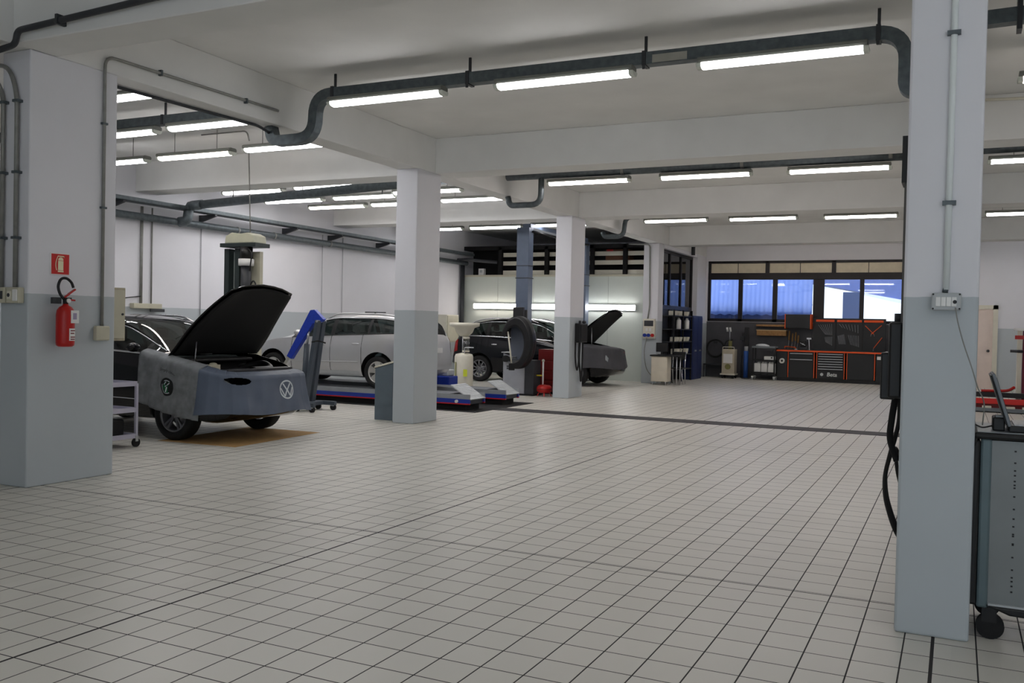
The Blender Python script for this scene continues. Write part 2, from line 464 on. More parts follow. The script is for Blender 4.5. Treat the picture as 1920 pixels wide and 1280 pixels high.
lamp(.48, 22.4, 'light right of the big pillar, lower of two', G, rods=1)
lamp(.50, 10.7, 'light whose yellowed cap shows at the right edge', G, warm=True, rods=1)
for x, y in ((2.6, 15.6), (2.6, 22.4), (2.7, 10.7), (1.2, 2.6), (3.6, 2.6), (-5.6, 1.6), (-2.2, -2.2), (1.6, -2.2), (-5.8, -2.2)):  # the rearmost row is added, unseen, as front fill light
    lamp(x, y, 'fluorescent light outside the picture, at the sides or added behind the camera as fill', 'fluorescent lights outside the picture', rods=1)
for x, wm in ((-6.6, True), (-4.4, True), (-2.2, True), (.6, False), (2.8, False)):
    lamp(x, 28.6, 'fluorescent light hidden behind the last cross beam, before the back window', 'fluorescent lights behind the last beam', z=4.28, warm=wm, rods=1)
# tubes on the panel partition
def wall_lamp(x0, x1, label, warm):
    z = 2.17
    t = thing('wall_light', label, 'light', ((x0 + x1) / 2, 26.03, z), 0, 'lights on the panel partition')
    MB().box(x0, x1, 26.02, 26.09, z - .09, z + .09).build('housing', LGREY, t, bevel=.01)
    MB().box(x0 + .03, x1 - .03, 25.97, 26.025, z - .075, z + .075).build('diffuser', DIFFW if warm else DIFF, t, bevel=.02)
    for a in (x0 - .01, x1 - .025): MB().box(a, a + .035, 25.975, 26.03, z - .08, z + .08).build('end_cap', CLEAR, t, bevel=.01)
wall_lamp(-13.92, -12.36, 'warm wall light at the left end of the panel partition', True)
wall_lamp(-12.05, -10.5, 'wall light between the steel post and the third pillar', False)
wall_lamp(-10.1, -8.5, 'wall light above the raised bonnet of the dark car', False)

# ------------------------------------------------------------------ ducts and pipes overhead
GLASS = None
def glass_mat(name, tint, gloss, rough=.02):
    m = bpy.data.materials.new(name); m.use_nodes = True; nt = m.node_tree
    for n in list(nt.nodes):
        if n.type != 'OUTPUT_MATERIAL': nt.nodes.remove(n)
    out = [n for n in nt.nodes if n.type == 'OUTPUT_MATERIAL'][0]
    tr = nt.nodes.new('ShaderNodeBsdfTransparent'); tr.inputs[0].default_value = tint
    gl = nt.nodes.new('ShaderNodeBsdfGlossy'); gl.inputs['Roughness'].default_value = rough
    fr = nt.nodes.new('ShaderNodeLayerWeight'); fr.inputs[0].default_value = .35
    mx = nt.nodes.new('ShaderNodeMixShader')
    nt.links.new(math_node(nt, 'ADD', gloss, math_node(nt, 'MULTIPLY', fr.outputs['Fresnel'], .6)), mx.inputs[0])
    nt.links.new(tr.outputs[0], mx.inputs[1]); nt.links.new(gl.outputs[0], mx.inputs[2]); nt.links.new(mx.outputs[0], out.inputs[0])
    return m
GLASS = glass_mat('window_glass', (.86, .90, .95, 1), .03)
GLASSD = glass_mat('dark_glass', (.22, .25, .28, 1), .10)
CARGLASS = glass_mat('car_glass', (.30, .36, .35, 1), .06)

def strap(mb, x, y, z0, w=.14, h=.16):
    mb.box(x - .015, x + .015, y - w / 2 - .008, y + w / 2 + .008, z0 - .012, z0 + h + .008)
    return mb
t = thing('cable_duct', 'dark galvanised square duct over the nearest aisle lights, bent down at both ends', 'duct', (-4, 9.15, 4.34))
pts = bend([(-7.83, 9.15, 4.02), (-7.78, 9.15, 3.83), (-7.14, 9.15, 3.83), (-7.14, 9.15, 4.345), (-.48, 9.15, 4.345), (-.48, 9.15, 3.80), (-.30, 9.15, 3.80)], .30, 8)
MB().duct(pts, .13, .125, (0, 1, 0)).build('channel', GALV, t)
for x in (-6.85, -5.0, -2.95, -.72):
    mb = MB(); mb.box(x - .02, x + .02, 9.075, 9.225, 4.27, 4.42); mb.box(x - .014, x + .014, 9.14, 9.16, 4.41, ZC - .002)
    mb.box(x - .014, x + .014, 9.078, 9.09, 4.235, 4.28)
    mb.build('hanger', DGREY, t)
lab(MB().box(-2.86, -2.50, 9.078, 9.09, 4.29, 4.37).build('sticker', mat('pale_sticker', (170, 168, 158), .6, noise=.1), t), 'pale worn sticker')
t = thing('cable_duct', 'dark galvanised duct carrying the left bay lights beside the extinguisher pillar', 'duct', (-11, 9.5, 4.34))
MB().duct([(XL, 9.5, 4.335), (-8.06, 9.5, 4.335)], .13, .125).build('channel', GALV, t)
for x in (-13.0, -10.0, -8.6):
    MB().box(x - .014, x + .014, 9.49, 9.51, 4.39, ZC - .002).box(x - .02, x + .02, 9.425, 9.575, 4.268, 4.405).build('hanger', DGREY, t)
t = thing('round_duct', 'dark round duct above the second aisle light row, with a drop bend', 'duct', (-4, 15.6, 4.35))
MB().tube([(-9.4, 15.6, 4.385), (-.27, 15.6, 4.37)], .088, 16).build('pipe', GALV, t)
MB().tube(bend([(-6.98, 15.6, 4.33), (-6.98, 15.6, 3.83), (-7.62, 15.6, 3.83), (-7.66, 15.6, 4.0)], .2, 6), .055, 12).build('drop_bend', GALV, t)
for x in (-8.2, -5.4, -3.3, -1.0):
    MB().lathe([(.094, -.03), (.094, .03), (.086, .03), (.086, -.03), (.094, -.03)], (x, 15.6, 4.38), 'x', 18).box(x - .01, x + .01, 15.59, 15.61, 4.43, ZC - .002).build('clamp', GALVL, t)
solo(MB().tube([(-7.64, 15.75, 4.53), (-.28, 15.75, 4.53)], .022, 8), 'conduit', DGREY, 'thin dark conduit running above the round duct over the aisle', 'pipe')
t = thing('thin_duct', 'thin dark conduit above the far aisle lights with an elbow at its left', 'duct', (-4, 22, 4.3))
MB().tube([(-7.4, 21.9, 4.33), (-.28, 22.15, 4.33)], .03, 8).build('pipe', DGREY, t)
MB().tube(bend([(-7.15, 21.95, 4.33), (-7.5, 21.95, 4.33), (-7.55, 21.95, 3.86), (-8.05, 21.95, 3.86), (-8.1, 21.95, 3.98)], .16, 6), .058, 12).build('elbow', GALV, t)
t = thing('pipe_along_beam', 'dark steel pipe along the nearest cross beam, top left', 'pipe', (-7, 5.46, 4.0))
MB().tube(bend([(-10.5, 5.46, 3.86), (-8.3, 5.46, 3.90), (-7.56, 5.46, 3.98), (-7.54, 5.46, 4.10), (-.3, 5.46, 4.40)], .06, 5), .028, 10).build('pipe', DGREY, t)
for x, z in ((-7.0, 4.12), (-5.2, 4.195), (-3.2, 4.28)): MB().box(x - .015, x + .015, 5.425, 5.525, z - .035, z + .05).build('clip', DGREY, t)
t = thing('round_pipe', 'long grey round pipe crossing the lift bay below the ceiling', 'pipe', (-11.5, 14.0, 3.92))
MB().tube([(-14.05, 14.0, 3.86), (-8.3, 14.0, 4.10)], .085, 16).build('pipe', GALV, t)
MB().tube(bend([(-14.22, 13.9, 3.53), (-14.05, 13.95, 3.55), (-14.05, 14.0, 3.86), (-13.7, 14.0, 3.875)], .12, 6), .098, 14).build('elbow', GALV, t)
for x in (-12.9, -11.2, -9.4): MB().box(x - .008, x + .008, 13.992, 14.008, 3.9, ZC - .002).build('hanger', DGREY, t)
t = thing('wall_pipe', 'grey pipe along the left wall, below the cable tray', 'pipe', (-14.25, 18, 3.53))
MB().tube([(-14.24, YF + 12, 3.53), (-14.24, 26.1, 3.53)], .07, 14).build('pipe', GALV, t)
for y in (12.2, 15.6, 16.8, 18.9, 22.5): MB().lathe([(.078, -.02), (.078, .02), (.07, .02), (.07, -.02), (.078, -.02)], (-14.24, y, 3.53), 'y', 14).box(-14.4, -14.3, y - .01, y + .01, 3.52, 3.54).build('clamp', GALVL, t)
t = thing('cable_tray', 'grey cable tray on brackets high along the left wall', 'tray', (-14.1, 18, 3.76))
mb = MB(); mb.box(-14.20, -13.96, 9.0, 26.1, 3.76, 3.768).box(-13.97, -13.96, 9.0, 26.1, 3.76, 3.84).box(-14.2, -14.19, 9.0, 26.1, 3.76, 3.84)
mb.build('channel', GALV, t)
for y in (12.3, 14.65, 17.3, 19.05, 21.2, 23.6):
    MB().prism([(-14.398, 3.75), (-13.95, 3.755), (-13.95, 3.72), (-14.398, 3.60)], y - .03, y + .03, 'y').build('bracket', DGREY, t)
WCON = mat('pale_wall_conduit', (168, 168, 172), .6, noise=.04)
for y, r, l in ((13.1, .028, 'thick vertical conduit dropping to the wall box behind the black car'), (13.36, .015, 'thin vertical conduit beside the thick one on the left wall'),
                (14.68, .009, 'thin vertical conduit on the left wall behind the raised bonnet'), (18.8, .010, 'vertical conduit on the left wall above the silver car bonnet'),
                (19.65, .010, 'vertical conduit on the left wall above the silver car roof')):
    solo(MB().tube([(-14.385 + r * .3, y, 1.82 if y < 14 else 1.2), (-14.385 + r * .3, y, 3.75)], r, 8), 'conduit', WCON if y > 14 else GALVL, l, 'pipe', 'conduits on the left wall')
t = thing('wall_box', 'beige electrical boxes low on the left wall behind the black car', 'box', (-14.35, 13.2, 1.75))
MB().box(-14.4, -14.28, 12.85, 13.55, 1.76, 1.86).build('cover', BEIGE, t, bevel=.01)
MB().box(-14.3, -14.26, 13.25, 13.6, 1.70, 1.76).build('socket', DGREY, t, bevel=.005)
solo(MB().tube(spline([(-14.37, 13.1, 2.0), (-14.28, 12.7, 1.96), (-14.25, 12.45, 1.93)]), .012, 6), 'loose_cable', BLACK, 'short black cable end sticking from the left wall', 'cable')

# ducts of the right bay
t = thing('cable_duct', 'dark square duct with a strap, top right beyond the big pillar', 'duct', (2, 9.15, 4.36))
MB().duct([(.105, 9.15, 4.37), (4.2, 9.15, 4.45)], .13, .125).build('channel', GALV, t)
MB().box(.40, .44, 9.07, 9.23, 4.24, 4.56).build('hanger', DGREY, t)
t = thing('round_duct', 'dark duct above the upper light right of the big pillar', 'duct', (2, 15.6, 4.4))
MB().tube([(.105, 15.6, 4.40), (4.2, 15.6, 4.42)], .088, 14).build('pipe', GALV, t)
MB().box(.8, .82, 15.59, 15.61, 4.47, ZC - .002).build('hanger', GALVL, t)
solo(MB().tube([(.105, 22.4, 4.36), (4.2, 22.4, 4.36)], .03, 8), 'conduit', DGREY, 'thin dark conduit above the lower light right of the big pillar', 'pipe')
solo(MB().tube(spline([(.105, 12.9, 4.52), (1.0, 12.9, 4.50), (2.2, 12.9, 4.56), (4.2, 12.9, 4.56)]), .018, 8), 'conduit', CREAM, 'cream conduit along the beam right of the big pillar', 'pipe')

# pipes on the pillars
t = thing('conduit', 'thin grey conduit up the extinguisher pillar and along the beam', 'pipe', (-7.66, 6.48, 1.5))
MB().tube(bend([(-7.652, 6.49, 1.5), (-7.652, 6.49, 4.17), (-7.66, 9.0, 4.19), (-7.66, 9.08, 4.19)], .12, 6), .016, 10).build('pipe', GALVL, t)
MB().box(-7.67, -7.615, 6.40, 6.56, 1.355, 1.50).build('junction_box', BEIGE, t, bevel=.012)
for z in (2.67, 3.5): MB().box(-7.67, -7.633, 6.46, 6.52, z - .010, z + .010).build('clip', GALV, t)
for y in (7.2, 8.5): MB().box(-7.68, -7.635, y - .012, y + .012, 4.15, 4.21).build('clip', GALV, t)
for i, x in enumerate((-7.99, -7.80)):
    t = thing('conduit', ('left' if i == 0 else 'right') + ' of two pale conduits on the front of the extinguisher pillar', 'pipe', (x, 5.66, 1.85), 0, 'conduits on the extinguisher pillar front')
    MB().tube(bend([(x, 5.655, 1.84), (x, 5.655, 3.62), (x - .12, 5.655, 3.80 + .09 * i), (x - 1.0, 5.655, 3.84 + .09 * i)], .16, 6), .020, 10).build('pipe', GALVL, t)
    for z in (2.3, 2.9, 3.55): MB().box(x - .035, x + .035, 5.63, 5.69, z - .012, z + .012).build('clip', GALV, t)
    t = thing('power_socket', ('left' if i == 0 else 'right') + ' beige socket box under the conduits on the extinguisher pillar', 'socket', (x, 5.66, 1.76), 0, 'sockets on the extinguisher pillar')
    MB().box(x - .085, x + .085, 5.625, 5.69, 1.70, 1.845).build('housing', BEIGE, t, bevel=.01)
    lab(MB().box(x - .06, x + (-.01 if i else .06), 5.615, 5.63, 1.735, 1.81).build('cover', DGREY if not i else CREAM, t, bevel=.004), 'socket cover')
    if i: MB().cyl((x - .035, 5.612, 1.772), (x - .035, 5.63, 1.772), .018, 12).build('outlet', DGREY, t); MB().box(x + .02, x + .075, 5.61, 5.63, 1.72, 1.825).build('flap', WPLAS, t, bevel=.006)
solo(MB().tube(bend([(-8.0, 6.0, 3.99), (-7.93, 8.0, 3.995), (-7.86, 8.95, 3.995), (-7.8, 9.08, 3.93)], .1, 4), .018, 8), 'conduit', DGREY, 'dark conduit under the long beam, leading to the duct bend', 'pipe')
t = thing('drop_cable', 'thin grey tube dropping from the left bay ceiling to the lift tower', 'pipe', (-12.6, 14.2, 3.3))
MB().tube(bend([(-11.1, 11.3, 4.56), (-10.15, 11.3, 4.56), (-10.1, 11.3, 4.4)], .08, 5), .012, 8).build('conduit', GALVL, t)
MB().tube([(-11.24, 12.64, 3.10), (-11.27, 12.60, ZC - .002)], .010, 8).build('cable', GALVL, t)

# conduit, socket and cable on the right pillar
t = thing('conduit', 'pale conduit up the face of the big right pillar', 'pipe', (-.05, 5.32, 1.84))
MB().tube([(-.055, 5.318, 1.83), (-.05, 5.318, 4.0)], .017, 10).build('pipe', mat('painted_conduit', (226, 232, 232), .6, noise=.04), t)
for z in (2.28, 3.16): MB().box(-.085, -.02, 5.30, 5.335, z - .01, z + .012).build('clip', GALV, t)
MB().cyl((-.06, 5.315, 1.815), (-.055, 5.318, 1.86), .014, 8).build('gland', GALV, t)
t = thing('switch_box', 'grey switch and socket box on the big right pillar', 'socket', (-.05, 5.32, 1.77))
MB().box(-.122, .018, 5.268, 5.335, 1.722, 1.812).build('housing', LGREY, t, bevel=.008)
for k in range(4): MB().box(-.102 + k * .025, -.079 + k * .025, 5.262, 5.272, 1.742, 1.79).build('switch', WPLAS, t, bevel=.002)
MB().cyl((-.012, 5.258, 1.765), (-.012, 5.272, 1.765), .010, 10).build('outlet', BLACK, t)
for x in (-.114, .010):
    for z in (1.73, 1.804): MB().cyl((x, 5.264, z), (x, 5.27, z), .005, 8).build('screw', BLACK, t)
solo(MB().tube(spline([(-.008, 5.262, 1.735), (.005, 5.25, 1.66), (.035, 5.25, 1.55), (.075, 5.25, 1.43), (.105, 5.27, 1.33), (.132, 5.33, 1.27), (.14, 5.37, 1.22), (.135, 5.4, 1.13)]), .0035, 6),
     'power_cable', GALVL, 'grey cable hanging from the switch box down to the cart', 'cable')

# ------------------------------------------------------------------ back window, glazed partition, panel partition
w = thing('window_1', 'wide dark-framed window in the back wall with blue canopy outside', None, ((WX0 + WX1) / 2, YB, WZ0)); w['kind'] = 'structure'
mb = MB(); y0, y1 = YB + .04, YB + .14
mb.box(WX0, WX1, y0, y1, WZ0, WZ0 + .10).box(WX0, WX1, y0, y1, 3.80, WZ1).box(WX0, WX1, y0 - .02, y1, 3.26, 3.48)
mb.box(WX0, WX0 + .09, y0, y1, WZ0, WZ1).box(WX1 - .09, WX1, y0, y1, WZ0, WZ1)
for a, b in ((-6.60, -6.46), (-5.48, -5.33), (-4.20, -3.86), (-2.79, -2.66), (-1.55, -1.42)): mb.box(a, b, y0, y1, WZ0, 3.30)
for a, b in ((-5.73, -5.60), (-3.65, -3.52), (-1.57, -1.45)): mb.box(a, b, y0, y1, 3.45, WZ1)
mb.build('window_frame', BRONZE, w, bevel=.008)
for a, b, dz in ((WX0 + .08, -6.58, 0), (-6.48, -5.46, -.05), (-5.35, -4.18, 0), (-3.88, -2.77, -.05), (-2.68, -1.53, 0), (-1.44, WX1 - .08, 0)):
    MB().box(a, b, YB + .085, YB + .093, WZ0 + .09, 3.28).build('pane', GLASS, w)
mb = MB()
TRANS = mat('transom_panel', (214, 204, 180), .7, noise=.06)
for a, b in ((WX0 + .08, -5.72), (-5.61, -3.64), (-3.53, -1.56), (-1.46, WX1 - .08)):
    lab(MB().box(a, b, YB + .08, YB + .1, 3.47, 3.81).build('transom_panel', TRANS, w), 'cream infill panel')
    MB().box((a + b) / 2 - .01, (a + b) / 2 + .01, YB + .07, YB + .09, 3.47, 3.81).build('joint_strip', BRONZE, w)
# outside
struct(MB().box(-20, 14, YB + .3, 60, -.3, -.1), 'ground_outside', mat('concrete_yard', (170, 166, 158), .9, noise=.1, scale=2))
def translucent(name, col):
    m = bpy.data.materials.new(name); m.use_nodes = True; nt = m.node_tree; b = nt.nodes['Principled BSDF']
    b.inputs['Base Color'].default_value = srgb(*col); b.inputs['Roughness'].default_value = .6
    tl = nt.nodes.new('ShaderNodeBsdfTranslucent'); tl.inputs[0].default_value = srgb(*col)
    mx = nt.nodes.new('ShaderNodeMixShader'); mx.inputs[0].default_value = .6
    out = [n for n in nt.nodes if n.type == 'OUTPUT_MATERIAL'][0]
    nt.links.new(b.outputs[0], mx.inputs[1]); nt.links.new(tl.outputs[0], mx.inputs[2]); nt.links.new(mx.outputs[0], out.inputs[0])
    return m
SHEET = translucent('blue_canopy_sheet', (160, 182, 232))
mb = MB()
mb.grid(lambda u, v: (-10.2 + 5.6 * u, 34.0 + .010 * math.sin(u * 2 * PI * 34) - (1 - v) * .25, 2.14 + .02 * math.sin(u * 2 * PI * 17) * (1 if v < .01 else 0) + 2.2 * v), 272, 6)
cn = thing('canopy', 'pale blue corrugated canopy seen through the left window panes', 'canopy', (-7.5, 34, 0))
mb.build('corrugated_sheet', SHEET, cn, solid=.01)
MB().box(-10.2, -4.6, 34.1, 34.2, 1.3, 2.19).build('lower_rail', mat('dark_blue_panel', (52, 66, 104), .6, noise=.1), cn)
for x in (-10.1, -7.4, -4.7): MB().box(x - .06, x + .06, 34.02, 34.14, -.1, 4.3).build('post', mat('blue_steel', (60, 72, 104), .5, noise=.08), cn)
MB().bar((-10.2, 33.9, 2.52), (-4.6, 33.9, 2.52), .03, .05).build('rail', mat('blue_steel', ()), cn)
roof = thing('canopy_roof', 'dark sloping canopy roof outside the right window panes', 'canopy', (-2.5, 38, 0))
BST = mat('blue_steel', ())
MB().prism([(-7.2, 5.2), (3.0, 4.4), (3.0, 1.90), (-7.2, 3.86)], 37.6, 39.5, 'y').build('roof_sheet', mat('slate_blue_sheet', (84, 98, 150), .6, noise=.08), roof)
MB().prism([(-3.2, 3.09), (3.0, 1.92), (3.0, 1.55), (-3.2, 3.0)], 37.5, 37.6, 'y').build('fascia', mat('lilac_fascia', (206, 210, 236), .6, noise=.04), roof)
for x, a in ((-3.62, 3.1), (1.4, 2.2)): MB().box(x - .30, x + .30, 37.0, 37.4, -.1, a).build('post', BST, roof)
tag(MB().box(-9.5, 6, 46, 46.4, -.1, 3.6).build('white_shed', mat('white_render', (240, 240, 240), .8, noise=.03)), 'bright white sunlit shed across the yard outside', 'building')
# glazed partition along the pillar row
w = thing('window_2', 'dark framed glazed partition between the last pillar and the back wall', None, (-7.9, 28.5, 2.2)); w['kind'] = 'structure'
mb = MB(); xa, xb = -7.92, -7.84
for y in (26.1, 27.2, 28.45, 29.75): mb.box(xa, xb, y, y + .07, 0, 3.92)
mb.box(xa, xb, 26.1, 29.82, 3.84, 3.92).box(xa, xb, 26.1, 29.82, 2.16, 2.28)
mb.build('window_frame', BRONZE, w)
for y in (26.17, 27.27, 28.52): MB().box(-7.885, -7.878, y, y + 1.2, 2.28, 3.84).build('pane', GLASSD, w)
lab(MB().box(-7.90, -7.87, 26.17, 29.75, 0, 2.16).build('lower_panel', DGREY, w), 'dark lower panel')
struct(MB().box(-7.98, -7.68, 29.82, YB, 0, ZB), 'column', PAINT, 'pilaster in the corner beside the back window')
struct(MB().box(-7.98, -7.70, 26.1, 29.82, 3.92, ZB), 'trim_1', PAINT)
solo(MB().cyl((-7.62, 29.0, 3.93), (-7.62, 29.0, 4.3), .06, 12), 'vent_pipe', DGREY, 'short dark vent pipe above the glazed partition', 'pipe')
PANEL = mat('pale_green_panel', (200, 206, 198), .5, noise=.04, scale=1.2)
p = thing('partition', 'pale panel partition closing the far left bay', None, (-11.3, 26.1, 0)); p['kind'] = 'structure'
xs = np.linspace(-14.33, -8.18, 6)
for i in range(5): MB().box(xs[i] + .004, xs[i + 1] - .004, 26.1, 26.16, 0, 3.13).build('panel', PANEL, p)
MB().box(-14.33, -8.18, 26.11, 26.15, 0, 3.10).build('core', DGREY, p)
MB().box(-14.33, -8.18, 26.08, 26.18, 3.10, 3.16).build('top_rail', BEIGE, p)
s_ = thing('slatted_screen', 'dark slatted opening with cream slats above the panel partition', 'screen', (-11.3, 26.25, 3.16))
for x in (-13.1, -11.5, -10.0, -8.95): MB().box(x - .06, x + .06, 26.2, 26.32, 3.14, 4.05).build('post', MATBLK, s_)
for z in (3.18, 3.47, 3.74): MB().box(-13.1, -8.18, 26.33, 26.36, z, z + .13).build('slat', CREAM, s_)
MB().box(-14.4, -8.18, 26.85, 26.9, 3.1, ZB + .05).build('back_board', MATBLK, s_)  # matt black sheet paints in the dark room behind the slats
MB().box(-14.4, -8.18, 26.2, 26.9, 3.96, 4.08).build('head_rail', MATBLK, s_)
b_ = thing('cardboard_box', 'brown box with a red mark behind the slats above the partition', 'box', (-9.25, 26.6, 3.4))
MB().box(-9.62, -8.86, 26.38, 26.8, 3.6, 3.93).build('carton', mat('brown_carton', (92, 62, 44), .8, noise=.1), b_); MB().box(-9.58, -9.38, 26.372, 26.382, 3.8, 3.93).build('mark', RED, b_)
b_ = thing('white_box', 'small white box on top of the partition at its left', 'box', (-13.75, 26.4, 3.16))
MB().box(-13.85, -13.66, 26.18, 26.32, 3.16, 3.37).build('carton', WPLAS, b_, bevel=.005); MB().box(-13.80, -13.71, 26.174, 26.184, 3.24, 3.32).build('label', LGREY, b_)
t = thing('pipe_run', 'dark pipes and a white downpipe in the left corner before the partition', 'pipe', (-14.2, 25.8, 0))
MB().tube([(-14.3, 25.95, 0), (-14.3, 25.95, 3.5)], .07, 10).build('dark_pipe', DGREY, t)
MB().tube(bend([(-14.35, 25.7, 3.62), (-14.0, 25.7, 3.62), (-13.1, 26.0, 3.55)], .1, 4), .05, 8).build('cross_pipe', DGREY, t)
t = thing('door_1', 'cream door in the back wall beyond the right pillar', None, (.7, YB, 0)); t['kind'] = 'structure'
MB().box(.1, .98, YB - .05, YB + .01, 0, 2.36).build('door_leaf', mat('pink_cream_door', (222, 206, 196), .6, noise=.03), t)
MB().box(.97, 1.10, YB - .09, YB + .01, 0, 2.48).box(.0, 1.10, YB - .09, YB + .01, 2.36, 2.48).build('door_frame', CREAM, t)
MB().ball((.86, YB - .09, 1.12), .04).build('door_handle', DGREY, t)

# ------------------------------------------------------------------ cars
def pchip(xs, ys):
    xs = np.array(xs, float); ys = np.array(ys, float); h = np.diff(xs); d = np.diff(ys) / h
    m = np.zeros(len(xs)); m[0] = d[0]; m[-1] = d[-1]
    for i in range(1, len(xs) - 1):
        if d[i - 1] * d[i] > 0:
            w1 = 2 * h[i] + h[i - 1]; w2 = h[i] + 2 * h[i - 1]
            m[i] = (w1 + w2) / (w1 / d[i - 1] + w2 / d[i])
    def f(x):
        x = min(max(x, xs[0]), xs[-1]); i = min(int(np.searchsorted(xs, x, 'right')) - 1, len(xs) - 2)
        t = (x - xs[i]) / h[i]
        return float(ys[i] * (1 + 2 * t) * (1 - t) ** 2 + h[i] * m[i] * t * (1 - t) ** 2 + ys[i + 1] * t * t * (3 - 2 * t) + h[i] * m[i + 1] * t * t * (t - 1))
    return f

class CarShape:
    """x forward from the front axle, y left, z up from the ground"""
    def __init__(s, wb, hw, front, rear, zt, zs, zb, wfun, cowl, roof0, roof1, tail, rtop=.74):
        s.wb, s.hw, s.front, s.rear = wb, hw, front, -wb - rear
        s.cowl, s.roof0, s.roof1, s.tail = cowl, roof0, roof1, tail
        s.zt = pchip(*zip(*sorted(zt))); s.zs = pchip(*zip(*sorted(zs))); s.zb = pchip(*zip(*sorted(zb))); s.w = pchip(*zip(*sorted(wfun))); s.rtop = rtop
    def sec(s, x):
        hw = s.w(x) * s.hw; zt, zs, zb = s.zt(x), s.zs(x), s.zb(x)
        zs = min(zs, zt - .03)
        g = min(1., max(0., (zt - zs - .06) / .28))
        yb = hw * .95; yr = yb * .80 * (1 - g) + hw * s.rtop * g
        ze = zt - (.035 * (1 - g) + .07 * g)
        ze = max(ze, zs + .008)
        zm = zb + (zs - zb) * .5
        P = [(0, zb), (hw * .78, zb), (hw * .93, zb + .035), (hw * .99, zb + .16 * (zs - zb) / .7), (hw, zm), (hw * .992, zs - .16 * (zs - zb) / .7), (yb, zs)]
        for k, t in enumerate((.07, .5, .91, 1.)):
            b = .02 * g * math.sin(PI * t)
            P.append((yb + (yr - yb) * t + b, zs + (ze - zs) * t + b * .3))
        P += [(yr * .82, ze + (zt - ze) * .62), (yr * .45, zt - .010), (0, zt)]
        return P
    def pt(s, x, k, side):                 # k may be fractional
        P = s.sec(x); i = min(int(k), len(P) - 2); t = k - i
        y = P[i][0] * (1 - t) + P[i + 1][0] * t; z = P[i][1] * (1 - t) + P[i + 1][1] * t
        return Vector((x, side * y, z))

def wheel(parent, x, y, r, w, side, rim_kind, mat_rim, steer=0.):
    """tyre with a rim sub-part; side = +1 when the outer face looks to +y"""
    o = WM[parent.name]
    M = o @ Matrix.Translation((x, y, r)) @ Matrix.Rotation(steer, 4, 'Z')
    def put(mb): mb.v = [tuple(M @ Vector(v)) for v in mb.v]; return mb
    rr = r * .68; h = w / 2
    mb = MB(); mb.lathe([(rr, -h * .85), (r * .80, -h), (r * .93, -h * .97), (r * .985, -h * .8), (r, -h * .4), (r, h * .4), (r * .985, h * .8), (r * .93, h * .97), (r * .80, h), (rr, h * .85), (rr * .97, h * .5), (rr * .97, -h * .5), (rr, -h * .85)], (0, 0, 0), 'y', 36)
    ty = put(mb).build('wheel', RUBBER, parent)
    s = side
    mb = MB()
    mb.lathe([(rr * 1.0, h * .86 * s), (rr * .94, h * .90 * s), (rr * .88, h * .70 * s), (rr * .86, -h * .5 * s)], (0, 0, 0), 'y', 36)
    mb.lathe([(.0, h * .62 * s), (rr * .22, h * .60 * s), (rr * .26, h * .4 * s), (rr * .26, 0)], (0, 0, 0), 'y', 20)
    n = {'five': 5, 'ten': 10, 'double': 5}[rim_kind]
    for k in range(n):
        a0 = 2 * PI * k / n + .3
        for da, wd in (((0, .30 if rim_kind == 'five' else .10),) if rim_kind != 'double' else ((-.16, .09), (.16, .09))):
            a = a0 + da
            c, sn = math.cos(a), math.sin(a); t = Vector((-sn, 0, c)); rd = Vector((c, 0, sn))
            p = [rd * (rr * .2) + t * (rr * wd * .55), rd * (rr * .2) - t * (rr * wd * .55), rd * (rr * .92) - t * (rr * wd * (1.15 if rim_kind == 'five' else .8)), rd * (rr * .92) + t * (rr * wd * (1.15 if rim_kind == 'five' else .8))]
            vs = [v + Vector((0, (h * .62 if i in (0, 1) else h * .80) * s, 0)) for i, v in enumerate(p)] + [v + Vector((0, (h * .40 if i in (0, 1) else h * .60) * s, 0)) for i, v in enumerate(p)]
            mb.add(vs, [(0, 1, 2, 3), (7, 6, 5, 4), (0, 4, 5, 1), (1, 5, 6, 2), (2, 6, 7, 3), (3, 7, 4, 0)])
    put(mb).build('rim', mat_rim, ty)
    mb = MB(); mb.lathe([(0, -h * .1 * s), (rr * .6, -h * .1 * s), (rr * .6, -h * .3 * s)], (0, 0, 0), 'y', 20)
    put(mb).build('brake_disc', STEEL, ty)
    return ty

